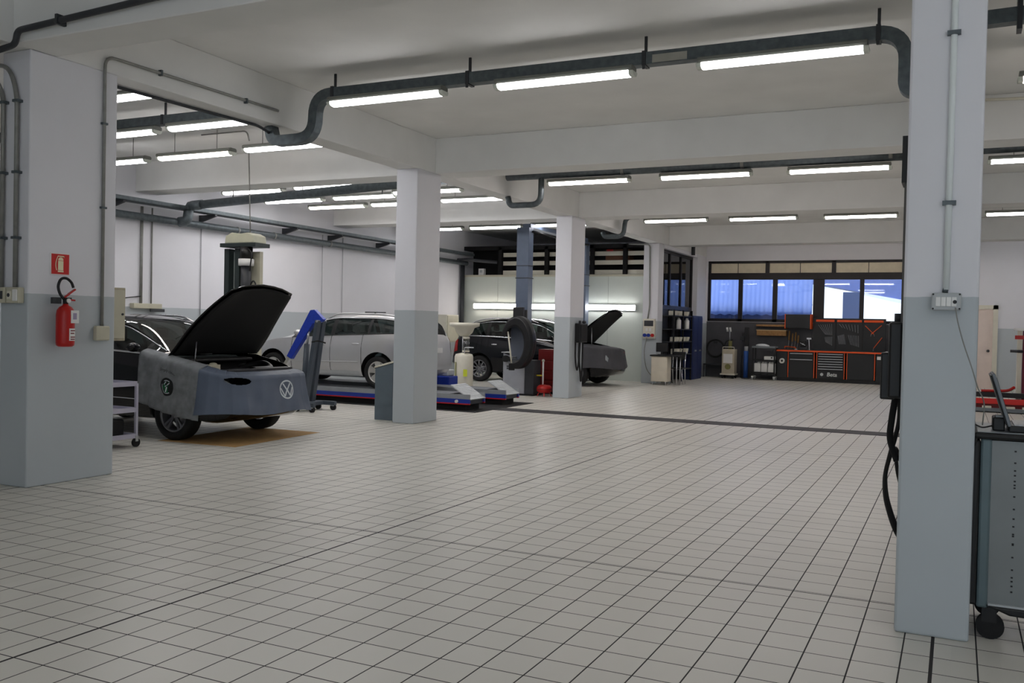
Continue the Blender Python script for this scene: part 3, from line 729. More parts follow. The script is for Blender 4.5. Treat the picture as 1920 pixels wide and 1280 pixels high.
def make_car(name, label, loc, rz, S, paint, wins, rim, rim_mat, r, hood_open=None, clad=None, inner=None):
    """wins: x ranges of the side windows from front to rear"""
    car = thing(name, label, 'car', loc, rz)
    O = WM[car.name]
    xs = {S.front, S.rear, S.cowl, S.roof0, S.roof1, S.tail, S.front - .03, S.front - .09, S.rear + .03, S.rear + .09}
    nose = S.front - .20
    xs.add(nose)
    for a, b in wins: xs |= {a, b}
    for k in range(64): xs.add(S.rear + (S.front - S.rear) * k / 63)
    X = sorted(xs, reverse=True)
    X = [x for i, x in enumerate(X) if i == 0 or X[i - 1] - x > .012 or x in (S.cowl, S.roof0, S.roof1, S.tail, S.rear)]
    np_ = 14
    vs = []; fs = []; mi = []
    ring = []
    for x in X:
        P = S.sec(x)
        idx = []
        for k in range(np_): idx.append(len(vs)); vs.append((x, P[k][0], P[k][1]))
        for k in range(np_ - 2, 0, -1): idx.append(len(vs)); vs.append((x, -P[k][0], P[k][1]))
        ring.append(idx)
    N = len(ring[0])
    def cls(x, k):
        k = k if k < np_ - 1 else N - 1 - k            # mirror: strip index
        if 7 <= k <= 8:
            for a, b in wins:
                if b - 1e-6 <= x <= a + 1e-6: return 1
            if wins[-1][1] < x < wins[0][0]: return 7
        if k >= 10 and S.roof0 < x < S.cowl: return 2
        if k >= 10 and S.tail < x < S.roof1: return 3
        if hood_open is not None and k >= 7 and S.cowl < x < nose: return 4
        if clad and k <= 2: return 5
        return 0
    for i in range(len(X) - 1):
        xm = (X[i] + X[i + 1]) / 2
        for k in range(N):
            fs.append((ring[i][k], ring[i + 1][k], ring[i + 1][(k + 1) % N], ring[i][(k + 1) % N])); mi.append(cls(xm, k))
    fs.append(tuple(ring[0])); mi.append(0); fs.append(tuple(reversed(ring[-1]))); mi.append(0)
    me = bpy.data.meshes.new('body'); me.from_pydata(vs, [], fs)
    names = [paint, CARGLASS, CARGLASS, CARGLASS, paint, clad or paint, MATBLK, BLACK]
    for m in names: me.materials.append(m)
    me.polygons.foreach_set('material_index', mi)
    bm = bmesh.new(); bm.from_mesh(me); bmesh.ops.recalc_face_normals(bm, faces=bm.faces); bm.to_mesh(me); bm.free()
    ob = bpy.data.objects.new('body', me); COL.objects.link(ob)
    cut = MB(); cut.mi = 6
    for ax in (0, -S.wb):
        for sd in (-1, 1): cut.cyl((ax, sd * (S.hw - .30), r + .015), (ax, sd * (S.hw + .3), r + .015), r + .065, 32)
    cme = bpy.data.meshes.new('cut'); cme.from_pydata(cut.v, [], cut.f)
    for m in names: cme.materials.append(m)
    cme.polygons.foreach_set('material_index', cut.m)
    bm = bmesh.new(); bm.from_mesh(cme); bmesh.ops.remove_doubles(bm, verts=bm.verts, dist=1e-5); bmesh.ops.recalc_face_normals(bm, faces=bm.faces); bm.to_mesh(cme); bm.free()
    co = bpy.data.objects.new('cut', cme); COL.objects.link(co)
    md = ob.modifiers.new('b', 'BOOLEAN'); md.operation = 'DIFFERENCE'; md.object = co; md.solver = 'EXACT'
    dg = bpy.context.evaluated_depsgraph_get(); new = bpy.data.meshes.new_from_object(ob.evaluated_get(dg))
    bpy.data.objects.remove(co); bpy.data.objects.remove(ob)
    # split by surface into parts
    V = [v.co.copy() for v in new.vertices]
    groups = {}
    for p in new.polygons: groups.setdefault(p.material_index, []).append(tuple(p.vertices))
    def part(name, faces, m, par=car, sm=True, mp=None, solid=0.):
        used = sorted({i for f in faces for i in f}); r_ = {i: n for n, i in enumerate(used)}
        mb = MB(); pts = [V[i] for i in used]
        if mp: pts = [mp(v) for v in pts]
        mb.add([O @ v for v in pts], [tuple(r_[i] for i in f) for f in faces], sm)
        o = mb.build(name, m, par, fix=False, solid=solid)
        o.data.set_sharp_from_angle(angle=math.radians(34))
        return o
    body = part('body', groups.get(0, []), paint)
    if 6 in groups: part('arch_liner', groups[6], MATBLK)
    if 5 in groups: part('sill_trim', groups[5], clad)
    def by(faces, key):
        d = {}
        for f in faces: d.setdefault(key(f), []).append(f)
        return d
    if 1 in groups:
        def key(f):
            c = sum((V[i] for i in f), Vector()) / len(f)
            w = [n for n, (a, b) in enumerate(wins) if b - .01 <= c.x <= a + .01]
            return (c.y > 0, w[0] if w else 0)
        for k, f in by(groups[1], key).items(): part('side_window', f, CARGLASS)
    if 7 in groups:
        def pk(f):
            c = sum((V[i] for i in f), Vector()) / len(f)
            return (c.y > 0, sum(c.x < b for a, b in wins))
        for k, f in by(groups[7], pk).items(): part('pillar_trim', f, BLACK)
    if 2 in groups: part('windscreen', groups[2], CARGLASS)
    if 3 in groups: part('rear_window', groups[3], CARGLASS)
    for sd in (-1, 1):
        for ax in (0, -S.wb): wheel(car, ax, sd * (S.hw - .115), r, .215, sd, rim, rim_mat)
        # window surround
        mb = MB(); n = 22; a, b = wins[0][0], wins[-1][1]
        def nrm(x, k): q = S.pt(x, k, sd); return O @ (q + Vector((0, sd * .006, 0)))
        for k in (6.9, 9.1): mb.tube([nrm(a + (b - a) * i / n, k) for i in range(n + 1)], .009, 6)
        mb.build('window_trim', CHROME if paint.name != 'silver_car_paint' else BLACK, car)
    return car, O, part, groups, V

def seam(car, O, S, xs, mat_=None, k0=2.2, k1=6.9):
    for sd in (-1, 1):
        for x in xs:
            pts = [O @ (S.pt(x + .03 * math.sin((k - k0) / (k1 - k0) * PI), k, sd) + Vector((0, sd * .001, 0))) for k in np.linspace(k0, k1, 12)]
            MB().tube(pts, .0045, 5).build('door_seam', MATBLK, car)
def mirror(car, O, S, x, m, z=None):
    for sd in (-1, 1):
        p = S.pt(x, 7.2, sd); c = p + Vector((.0, sd * .16, .06))
        mb = MB(); mb.ball(c, .07, .11, .062); mb.v = [tuple(O @ Vector(v)) for v in mb.v]
        mi_ = mb.build('mirror', m, car)
        MB().bar(O @ p, O @ (c + Vector((0, -sd * .04, -.03))), .06, .03).build('mirror_arm', BLACK, mi_)
def handles(car, O, S, xs, m):
    for sd in (-1, 1):
        for x in xs:
            p = S.pt(x, 5.15, sd) + Vector((0, sd * .012, 0))
            mb = MB(); mb.ball(p, .10, .022, .022, 12); mb.v = [tuple(O @ Vector(v)) for v in mb.v]
            mb.build('door_handle', m, car)
def rails(car, O, S, a, b, m):
    for sd in (-1, 1):
        pts = [O @ (S.pt(x, 10.25, sd) + Vector((0, 0, .05 * min(1, 8 * t, 8 * (1 - t)) + .004))) for t, x in ((t, a + (b - a) * t) for t in np.linspace(0, 1, 18))]
        MB().tube(pts, .016, 8).build('roof_rail', m, car)
def seats(car, O, S, xs, m, zt):
    """seats, dashboard and floor inside"""
    for x in xs:
        for sd in (-1, 1):
            mb = MB(); mb.box(x - .28, x + .22, sd * .38 - .24, sd * .38 + .24, .42, .60); mb.box(x - .38, x - .22, sd * .38 - .23, sd * .38 + .23, .55, zt - .34); mb.box(x - .37, x - .27, sd * .38 - .12, sd * .38 + .12, zt - .34, zt - .16)
            mb.v = [tuple(O @ Vector(v)) for v in mb.v]; mb.build('seat', m, car, bevel=.04)
    mb = MB(); mb.box(S.cowl - .55, S.cowl - .25, -S.hw * .84, S.hw * .84, .6, S.zs(S.cowl) - .02); mb.v = [tuple(O @ Vector(v)) for v in mb.v]; d = mb.build('dashboard', BLACK, car, bevel=.03)
    mb = MB(); c = Vector((S.cowl - .68, .38, S.zs(S.cowl) - .10)); mb.lathe([(.18 + .015 * math.cos(a), .015 * math.sin(a)) for a in np.linspace(0, 2 * PI, 9)], (0, 0, 0), 'x', 20)
    mb.v = [tuple(O @ (Matrix.Rotation(.4, 3, 'Y') @ Vector(v) + c)) for v in mb.v]; mb.build('steering_wheel', BLACK, d)
def hood_part(part, groups, V, S, O, car, ang, paint, hinge_dz=0., stretch=1.3):
    f = groups[4]
    hx = S.cowl; hz = S.zs(S.cowl) + hinge_dz
    R = Matrix.Rotation(-ang, 3, 'Y')
    h = Vector((hx, 0, hz))
    def pre(v):                            # full bonnet length, rounded and narrowed towards its front edge
        t = min(1., max(0., (v.x - hx) / (S.front - .20 - hx))); y = v.y * (1 - .17 * t * t)
        return Vector(((v.x - hx) * stretch + .13 * t * t * (1 - (y / (S.hw * .8)) ** 2), y, v.z - hz))
    mp = lambda v: R @ pre(v) + h
    hood = part('bonnet', f, [paint], mp=mp, solid=.012)
    # liner under the bonnet
    used = f
    ln = part('bonnet_liner', f, MATBLK, par=hood, mp=lambda v: R @ pre(Vector((hx + (v.x - hx) * .94 + .02, v.y * .93, v.z - .03))) + h, solid=.02)
    return mp
def bay(car, O, S, paint, seed):
    """what shows in the open engine bay"""
    g = random.Random(seed); z0 = .45; zt = S.zs(S.cowl + .2) - .04; x0, x1 = S.cowl - .02, S.front - .22
    def put(mb, nm, m, **k): mb.v = [tuple(O @ Vector(v)) for v in mb.v]; return mb.build(nm, m, car, **k)
    w = S.hw * .74
    put(MB().box(x0, x1, -w, w, z0, z0 + .04).box(x0 - .03, x0, -w, w, z0, zt + .04).box(x1, x1 + .03, -w, w, z0, zt - .12), 'engine_bay', MATBLK)
    put(MB().box(x0 + .18, x0 + .72, -.36, .28, z0 + .1, zt - .10), 'engine_cover', BLACK, bevel=.05)
    put(MB().box(x0 + .10, x0 + .36, .38, .62, z0 + .1, zt - .06), 'battery', DGREY, bevel=.02)
    put(MB().cyl((x0 + .5, -.52, z0 + .2), (x0 + .5, -.52, zt - .03), .09, 16).ball((x0 + .5, -.52, zt - .03), .055, .055, .03), 'coolant_tank', mat('coolant_tank', (176, 170, 150), .5, noise=.08))
    put(MB().tube(spline([(x0 + .2, .30, zt - .12), (x0 + .5, .42, zt - .04), (x0 + .75, .30, zt - .10), (x0 + .78, -.1, zt - .1)]), .045, 10), 'intake_hose', BLACK)
    put(MB().box(x1 - .12, x1 + .02, -w * .95, w * .95, zt - .16, zt - .08), 'front_crossbar', DGREY, bevel=.01)
    put(MB().box(x0 - .02, x0 + .12, -w, w, zt - .02, zt + .03), 'cowl_panel', BLACK, bevel=.02)
def front_lights(car, O, S, z, m):
    for sd in (-1, 1):
        mb = MB()
        def fn(u, v):
            x = S.front - .34 + .26 * u; kk = 4.9 + 1.0 * v
            return O @ (S.pt(x, kk, sd) + Vector((.006 * u, sd * .006, 0)))
        mb.grid(fn, 8, 4); mb.build('headlight', m, car)
def rear_lights(car, O, S, k0=4.4, k1=6.3, wd=.22):
    for sd in (-1, 1):
        mb = MB()
        mb.grid(lambda u, v: O @ (S.pt(S.rear + .035 + wd * u, k0 + (k1 - k0) * v, sd) + Vector((-.004, sd * .007, 0))), 8, 4)
        mb.build('tail_light', mat('tail_light_red', (150, 10, 14), .15, noise=.05, coat=.5), car)

BLKCAR = mat('black_car_paint', (5, 5, 8), .10, 0, noise=.04, coat=.35, spec=.25)
BLKCAR2 = mat('dark_blue_black_paint', (6, 7, 13), .10, 0, noise=.04, coat=.35, spec=.25)
SILVER = mat('silver_car_paint', (188, 188, 190), .32, .55, noise=.02, coat=.6)
RIMDK = mat('grey_alloy', (120, 120, 124), .35, .7, noise=.08)
RIMSV = mat('silver_alloy', (192, 192, 190), .32, .6, noise=.06)
LAMPG = mat('headlamp_glass', (150, 156, 160), .08, .2, noise=.1, coat=1.)
SEAT = mat('seat_cloth', (46, 46, 46), .9, noise=.1); SEATL = mat('seat_cover_pale', (150, 168, 172), .7, noise=.1)

# --- dark estate with raised bonnet, nearest bay (front axle at x -9.14)
S1 = CarShape(2.68, .905, .90, .95,
              zt=[(.90, .62), (.87, .74), (.80, .82), (.6, .93), (.3, 1.02), (-.10, 1.10), (-.17, 1.13), (-1.12, 1.575), (-1.5, 1.625), (-2.3, 1.63), (-3.1, 1.57), (-3.35, 1.5), (-3.58, 1.05), (-3.63, .62)],
              zs=[(.90, .56), (.8, .76), (.6, .89), (.3, .99), (-.1, 1.08), (-.5, 1.10), (-2, 1.13), (-3.3, 1.14), (-3.63, .6)],
              zb=[(.90, .40), (.8, .30), (.5, .24), (-3.0, .24), (-3.5, .3), (-3.63, .42)],
              wfun=[(.90, .52), (.86, .68), (.78, .80), (.6, .91), (.35, .97), (0, 1), (-2.4, 1), (-3.2, .95), (-3.5, .86), (-3.63, .72)],
              cowl=-.15, roof0=-1.10, roof1=-3.15, tail=-3.5, rtop=.74)
car, O, part, groups, V = make_car('estate_car', 'black estate car with raised bonnet in the nearest left bay, grey covers on its front', (-9.14, 9.76, .002), 0, S1, BLKCAR,
    [(-.30, -.52), (-.57, -1.42), (-1.52, -2.35), (-2.42, -3.2)], 'double', RIMDK, .335, hood_open=1)
mpv = hood_part(part, groups, V, S1, O, car, math.radians(58), BLKCAR, .02, 1.34)
bay(car, O, S1, BLKCAR, 1)
seam(car, O, S1, (-.42, -1.47, -2.4)); mirror(car, O, S1, -.60, BLKCAR); handles(car, O, S1, (-1.25, -2.2), CHROME)
rails(car, O, S1, -1.15, -3.2, CHROME); seats(car, O, S1, (-1.25, -2.2), SEAT, 1.6); front_lights(car, O, S1, .8, LAMPG); rear_lights(car, O, S1)
mb = MB()
mb.box(S1.cowl - .62, S1.cowl - .34, -.05, .32, 1.085, 1.09); mb.v = [tuple(O @ Vector(v)) for v in mb.v]
lab(mb.build('paper_sheet', WPLAS, car), 'white paper on the dashboard')
for sd in (-1, 1):                       # chrome waist line
    MB().tube([O @ (S1.pt(x, 6.55, sd) + Vector((0, sd * .004, 0))) for x in np.linspace(-.42, -3.2, 16)], .010, 6).build('chrome_strip', CHROME, car)
    MB().tube([O @ (S1.pt(x, 3.3, sd) + Vector((0, sd * .004, 0))) for x in np.linspace(-.45, -2.25, 14)], .008, 6).build('door_strip', CHROME, car)
p0 = O @ mpv(Vector((.05, -.55, 1.03))); MB().cyl(O @ Vector((.1, -.62, .98)), p0, .008, 6).build('bonnet_stay', STEEL, car)

# --- silver hatchback on the lift (front axle at x -12.70, faces -x)
LIFT = .30
S2 = CarShape(2.57, .875, .86, .80,
              zt=[(.86, .52), (.82, .64), (.7, .74), (.4, .87), (0, .95), (-.22, 1.0), (-1.15, 1.39), (-1.6, 1.455), (-2.3, 1.455), (-3.0, 1.385), (-3.12, 1.34), (-3.30, 1.02), (-3.37, .55)],
              zs=[(.86, .46), (.7, .68), (.4, .80), (-.2, .93), (-.8, .96), (-2.2, 1.02), (-3.1, 1.06), (-3.3, .9), (-3.37, .48)],
              zb=[(.86, .30), (.7, .22), (.4, .19), (-2.9, .19), (-3.2, .25), (-3.37, .36)],
              wfun=[(.86, .55), (.8, .74), (.65, .88), (.35, .97), (0, 1), (-2.5, 1), (-3.0, .96), (-3.25, .88), (-3.37, .76)],
              cowl=-.20, roof0=-1.15, roof1=-3.0, tail=-3.28, rtop=.73)
car, O, part, groups, V = make_car('hatchback_car', 'silver five-door hatchback standing on the scissor lift', (-12.70, 15.88, LIFT), PI, S2, SILVER,
    [(-.46, -.58), (-.63, -1.42), (-1.52, -2.30), (-2.36, -2.96)], 'five', RIMSV, .315)
seam(car, O, S2, (-.50, -1.47, -2.22)); mirror(car, O, S2, -.72, SILVER); handles(car, O, S2, (-1.24, -2.06), SILVER)
rails(car, O, S2, -1.2, -3.0, SILVER); seats(car, O, S2, (-1.2, -2.1), SEATL, 1.42); front_lights(car, O, S2, .7, LAMPG); rear_lights(car, O, S2, 4.6, 6.2, .26)
for sd in (-1, 1):
    MB().tube([O @ (S2.pt(x, 3.55, sd) + Vector((0, sd * .003, 0))) for x in np.linspace(-.40, -2.12, 14)], .011, 6).build('side_moulding', SILVER, car)
    MB().grid(lambda u, v: O @ (S2.pt(-.42 - 1.72 * u, 1.75 + .9 * v, sd) + Vector((0, sd * .012, -.005))), 12, 3).build('sill_panel', LGREY, car)
mb = MB().box(-1.95, -1.88, -.18, .18, 1.46, 1.47).cyl((-1.92, 0, 1.46), (-1.92, 0, 1.50), .02, 8).bar((-2.1, -.12, 1.49), (-1.75, .12, 1.49), .03, .02)
mb.v = [tuple(O @ Vector(v)) for v in mb.v]; mb.build('roof_mount', BLACK, car)
mb = MB().box(S2.rear - .012, S2.rear + .01, -.26, .26, .70, .80); mb.v = [tuple(O @ Vector(v)) for v in mb.v]; lab(mb.build('number_plate', WPLAS, car), 'white number plate')

# --- dark car with raised bonnet by the partition (front axle at x -9.1)
S3 = CarShape(2.88, .95, .93, .98,
              zt=[(.93, .66), (.9, .80), (.8, .92), (.5, 1.04), (.1, 1.12), (-.18, 1.18), (-1.15, 1.70), (-1.6, 1.775), (-2.4, 1.775), (-3.2, 1.66), (-3.5, 1.5), (-3.78, 1.1), (-3.86, .62)],
              zs=[(.93, .6), (.8, .86), (.5, 1.0), (-.1, 1.13), (-.6, 1.17), (-2, 1.22), (-3.3, 1.25), (-3.7, 1.1), (-3.86, .58)],
              zb=[(.93, .40), (.8, .3), (.5, .25), (-3.2, .25), (-3.6, .32), (-3.86, .45)],
              wfun=[(.93, .52), (.88, .7), (.78, .84), (.6, .93), (.3, .98), (0, 1), (-2.7, 1), (-3.3, .95), (-3.7, .86), (-3.86, .72)],
              cowl=-.18, roof0=-1.15, roof1=-3.3, tail=-3.68, rtop=.74)
car, O, part, groups, V = make_car('dark_car', 'dark blue-black car with raised bonnet in front of the panel partition', (-9.10, 23.7, 0), 0, S3, BLKCAR2,
    [(-.36, -.62), (-.68, -1.60), (-1.70, -2.60), (-2.68, -3.35)], 'ten', RIMDK, .36, hood_open=1)
mpv = hood_part(part, groups, V, S3, O, car, math.radians(52), BLKCAR2, .02)
bay(car, O, S3, BLKCAR2, 2)
seam(car, O, S3, (-.5, -1.65, -2.62)); mirror(car, O, S3, -.68, BLKCAR2); handles(car, O, S3, (-1.45, -2.4), CHROME)
rails(car, O, S3, -1.2, -3.4, CHROME); seats(car, O, S3, (-1.3, -2.3), SEAT, 1.74); front_lights(car, O, S3, .8, LAMPG); rear_lights(car, O, S3)
for sd in (-1, 1): MB().tube([O @ (S3.pt(x, 6.5, sd) + Vector((0, sd * .004, 0))) for x in np.linspace(-.42, -3.4, 16)], .012, 6).build('chrome_strip', CHROME, car)
MB().cyl(O @ Vector((.35, -.62, 1.05)), O @ mpv(Vector((.3, -.5, 1.08))), .010, 6).build('bonnet_stay', STEEL, car)

# ------------------------------------------------------------------ protective covers on the two cars
def noise1(a, b): return math.sin(a * 9.1 + b * 3.3) * .5 + math.sin(a * 17.7 - b * 5.1 + 1.2) * .3 + math.sin(a * 5.3 + b * 11.7 + 2.) * .2
def drape(path, ztop, zbot, flare, wave, inner, nu, nv, hole=None):
    """cloth hung along a plan path (world xy, outward on its right); returns surface function(u, v): v 0 = hem, .8 = top edge, 1 = folded in"""
    P = [Vector((x, y, 0)) for x, y in path]
    L = [0.]
    for a, b in zip(P, P[1:]): L.append(L[-1] + (b - a).length)
    def at(u):
        d = u * L[-1]; i = 0
        while i < len(L) - 2 and L[i + 1] < d: i += 1
        t = (d - L[i]) / (L[i + 1] - L[i]); p = P[i].lerp(P[i + 1], t)
        a = P[max(i - (t < .5), 0)]; b = P[min(i + 1 + (t >= .5), len(P) - 1)]
        tg = (b - a).normalized(); return p, Vector((tg.y, -tg.x, 0))
    def fn(u, v, off=0.):
        p, n = at(u); zt = ztop(u); zb = zbot(u)
        w = wave * noise1(u * 3.1, v)
        if v <= .8:
            q = v / .8; z = zb + (zt - zb) * q
            o = flare * (1 - q) ** 1.5 + w * (1 - .6 * q) + .012
            if q > .9: o -= .02 * ((q - .9) / .1) ** 2
        else:
            q = (v - .8) / .2; z = zt + .035 * math.sin(q * PI / 2) + .01 * q; o = -.008 - inner * q
        return p + n * (o + off) + Vector((0, 0, z))
    return fn
COVG = mat('grey_fleece_cover', (126, 129, 132), .95, noise=.22, scale=9, bump=.2)
COVB = mat('blue_grey_cover', (86, 96, 113), .55, noise=.07, scale=5)
COVD = mat('charcoal_cover', (66, 66, 70), .75, noise=.1, scale=5)
# grey cover on the near wing
ft = lambda u: 1.135 - .185 * u
fb = lambda u: .49 - .20 * u - .03 * math.sin(u * PI)
fnG = drape([(-9.70, 8.835), (-9.3, 8.825), (-8.9, 8.825), (-8.64, 8.845)], ft, fb, .03, .024, .14, 40, 24)
wc = thing('wing_cover', 'pale grey cover with a round green emblem over the black car near wing', 'cover', (-9.2, 8.82, .5))
MB().grid(fnG, 44, 26).build('cloth', COVG, wc, fix=False, solid=.004)
def on_surf(fn, u0, v0, verts, su, sv, off=.006):
    return [fn(u0 + x * su, v0 + y * sv, off) for x, y, *_ in verts]
def disc(r, n=28, r0=0.): 
    if r0 == 0: return [(0, 0)] + [(r * math.cos(2 * PI * k / n), r * math.sin(2 * PI * k / n)) for k in range(n)], [(0, 1 + k, 1 + (k + 1) % n) for k in range(n)]
    v = [(q * math.cos(2 * PI * k / n), q * math.sin(2 * PI * k / n)) for q in (r0, r) for k in range(n)]
    return v, [(k, (k + 1) % n, n + (k + 1) % n, n + k) for k in range(n)]
def decal(parent, name, fn, u0, v0, su, sv, shapes, mats, off=.006):
    mb = MB()
    for (vs, fs), m, o in shapes:
        mb.mi = m; mb.add(on_surf(fn, u0, v0, vs, su, sv, off + o), fs)
    return mb.build(name, mats, parent, fix=False)
INK = mat('black_print', (18, 20, 20), .7, noise=.05); GREENP = mat('green_print', (24, 96, 60), .7, noise=.05); WHP = mat('white_print', (206, 214, 218), .7, noise=.04)
su, sv = 1 / 1.08, .8 / .62          # metres to u, v
wing = ([(-.07, -.02), (-.03, .05), (.02, .065), (.055, .03), (.02, .01), (.03, -.06), (-.01, -.075), (-.035, -.03)], [tuple(range(8))])
stroke = lambda a, b, w: ([(a[0] - (b[1] - a[1]) * w, a[1] + (b[0] - a[0]) * w), (a[0] + (b[1] - a[1]) * w, a[1] - (b[0] - a[0]) * w), (b[0] + (b[1] - a[1]) * w, b[1] - (b[0] - a[0]) * w), (b[0] - (b[1] - a[1]) * w, b[1] + (b[0] - a[0]) * w)], [(0, 1, 2, 3)])
decal(wc, 'round_emblem', fnG, .50, .40, su, sv, [(disc(.105, 32), 0, 0), (disc(.078, 28), 1, .002), (disc(.070, 28), 0, .003), (wing, 2, .005),
      (stroke((-.04, .02), (-.005, .062), .10), 1, .006), (stroke((-.015, .0), (.04, .05), .07), 1, .006), (stroke((0, -.06), (.01, .0), .12), 1, .006)], [INK, WHP, GREENP])
tv, tf = text_mesh('Simply clever', .05, shear=.25)
decal(wc, 'script_lettering', fnG, .50, .40 + .165 * sv, su, sv, [(([(x, y + .02 - .9 * x * x - .10 * x) for x, y, z in tv], tf), 0, 0)], [INK])
# blue-grey cover round the nose
path = [(-8.66, 8.835), (-8.52, 8.865), (-8.40, 8.93), (-8.30, 9.03), (-8.235, 9.2), (-8.205, 9.45), (-8.195, 9.76), (-8.205, 10.05), (-8.235, 10.30), (-8.30, 10.47), (-8.40, 10.59), (-8.52, 10.66)]
ztB = lambda u: .945 - .085 * math.sin(min(1, u / .30) * PI / 2) * (1 if u < .75 else 1 - (u - .75) * .3)
zbB = lambda u: .34 + .02 * math.sin(u * 11) + (.03 if u < .5 else .03 - .10 * (u - .5))
fnB = drape(path, ztB, zbB, .10, .020, .16, 80, 30)
nc = thing('nose_cover', 'blue-grey cover with a white round emblem wrapped around the black car nose', 'cover', (-8.2, 9.76, .4))
hole = lambda u, v: not (((u - .235) / .085) ** 2 + ((v - .69) / .075) ** 2 < 1)
MB().grid(fnB, 240, 90, keep=hole).build('cloth', COVB, nc, fix=False, solid=.004)
LB = sum((Vector(b) - Vector(a)).length for a, b in zip(path, path[1:]))
k = 1.22
V_ = [stroke((-.052, .072), (-.004, -.002), .10), stroke((.052, .072), (.004, -.002), .10), stroke((-.088, .02), (-.042, -.078), .08), (stroke((.088, .02), (.042, -.078), .08)), stroke((-.042, -.078), (0, .0), .10), stroke((.042, -.078), (0, .0), .10)]
decal(nc, 'round_emblem', fnB, .615, .47, k / LB, k * .8 / .53, [(disc(.112, 40, .094), 0, 0)] + [(s_, 0, 0) for s_ in V_], [WHP], .006)
# cover on the dark car by the partition
path3 = [(-9.0, 22.73), (-8.7, 22.74), (-8.5, 22.80), (-8.36, 22.90), (-8.24, 23.1), (-8.17, 23.4), (-8.15, 23.7), (-8.17, 24.0), (-8.25, 24.3), (-8.4, 24.5)]
fnD = drape(path3, lambda u: 1.09 - .13 * u, lambda u: .48 + .03 * math.sin(u * 9), .09, .02, .2, 80, 30)
dc = thing('nose_cover', 'charcoal cover draped over the wing and nose of the dark car by the partition', 'cover', (-8.4, 23.4, .5))
MB().grid(fnD, 80, 30).build('cloth', COVD, dc, fix=False, solid=.004)
tv, tf = text_mesh('SERVICE', .10)
decal(dc, 'red_print', fnD, .80, .66, .45, 1., [((([(x, y) for x, y, z in tv]), tf), 0, 0)], [mat('dull_red_print', (120, 40, 46), .7, noise=.05)])
cb = thing('cardboard_sheet', 'yellow-brown cardboard sheet on the tiles under the black car nose', 'cardboard', (-8.7, 9.7, 0))
M_ = Matrix.Translation((-8.72, 9.72, 0)) @ Matrix.Rotation(.06, 4, 'Z')
MB().box(-.62, .62, -.92, .92, .0005, .002, M_).build('board', CARD, cb)

# ------------------------------------------------------------------ pillar with the extinguisher
t = thing('fire_extinguisher_sign', 'red square sign with a white extinguisher symbol on the pillar', 'sign', (-7.66, 6.02, 2.08))
MB().box(-7.672, -7.664, 5.915, 6.125, 1.975, 2.185).build('plate', WPLAS, t, bevel=.002)
MB().box(-7.668, -7.661, 5.925, 6.115, 1.985, 2.175).build('red_field', mat('sign_red', (196, 34, 30), .4, noise=.05), t)
mb = MB(); X0 = -7.660
def sgn(poly): mb.prism([(6.02 + a, 2.08 + b) for a, b in poly], X0 - .001, X0 + .002, 'x')
sgn([(-.028, -.075), (.032, -.075), (.032, -.062), (-.028, -.062)]); sgn([(-.026, -.058), (.030, -.058), (.030, .030), (-.026, .030)])
sgn([(-.026, .034), (.030, .034), (.027, .052), (.012, .064), (-.008, .064), (-.023, .052)])
sgn([(-.030, .070), (.040, .070), (.044, .060), (.036, .078), (-.030, .080)])
mb.tube([(X0, 6.02 - .03 - .022 * math.sin(a) , 2.08 + .072 - .13 * a / 2.6) for a in np.linspace(0, 2.6, 12)], .004, 5)
mb.build('extinguisher_symbol', mat('sign_cream', (232, 226, 190), .5, noise=.03), t)
t = thing('fire_extinguisher', 'red fire extinguisher with black hose hanging on the pillar', 'fire extinguisher', (-7.56, 6.0, 1.3))
C = (-7.565, 6.005, 0)
MB().lathe([(0, 1.30), (.06, 1.302), (.078, 1.315), (.082, 1.34), (.082, 1.60), (.076, 1.645), (.055, 1.675), (.028, 1.69), (.022, 1.71), (0, 1.71)], C, 'z', 32).build('cylinder', RED, t)
v = MB().cyl((-7.565, 6.005, 1.70), (-7.565, 6.005, 1.765), .024, 14).bar((-7.565, 5.99, 1.755), (-7.565, 6.06, 1.755), .03, .02).build('valve', BLACK, t)
MB().bar((-7.56, 5.985, 1.765), (-7.555, 6.035, 1.80), .028, .012).bar((-7.555, 6.03, 1.80), (-7.55, 6.095, 1.845), .028, .012).build('lever', RED, v)
MB().bar((-7.56, 6.03, 1.745), (-7.555, 6.095, 1.74), .026, .014).build('grip', RED, v)
MB().cyl((-7.53, 6.005, 1.735), (-7.515, 6.005, 1.735), .02, 14).build('gauge', WPLAS, v)
MB().tube(spline([(-7.565, 5.985, 1.75), (-7.58, 5.955, 1.80), (-7.585, 5.94, 1.87), (-7.58, 5.965, 1.935), (-7.57, 6.015, 1.945), (-7.56, 6.06, 1.91), (-7.555, 6.08, 1.86)]), .013, 10).build('hose', BLACK, t)
MB().bar((-7.62, 5.90, 1.735), (-7.60, 5.975, 1.735), .05, .06).build('wall_bracket', DGREY, t)
mb = MB(); mb.lathe([(.0832, 1.36), (.0832, 1.475)], C, 'z', 12, -.25, 1.15); lab(mb.build('label', WPLAS, t, fix=False), 'white printed label')
mb = MB()
for z, w in ((1.455, .9), (1.43, .6), (1.395, 1.0), (1.375, .8)): mb.lathe([(.0838, z - .006), (.0838, z + .004)], C, 'z', 8, -.1, -.1 + w)
mb.build('label_print', mat('dull_red_print', ()), t, fix=False)
MB().box(-7.485, -7.48, 6.00, 6.085, 1.525, 1.645, None).build('inspection_tag', WPLAS, t); MB().box(-7.4795, -7.478, 6.02, 6.06, 1.56, 1.62).build('tag_print', mat('pale_violet_print', (160, 150, 176), .7, noise=.1), t)
t = thing('electrical_cabinet', 'worn beige steel box on the back of the extinguisher pillar', 'box', (-7.92, 6.79, 1.35))
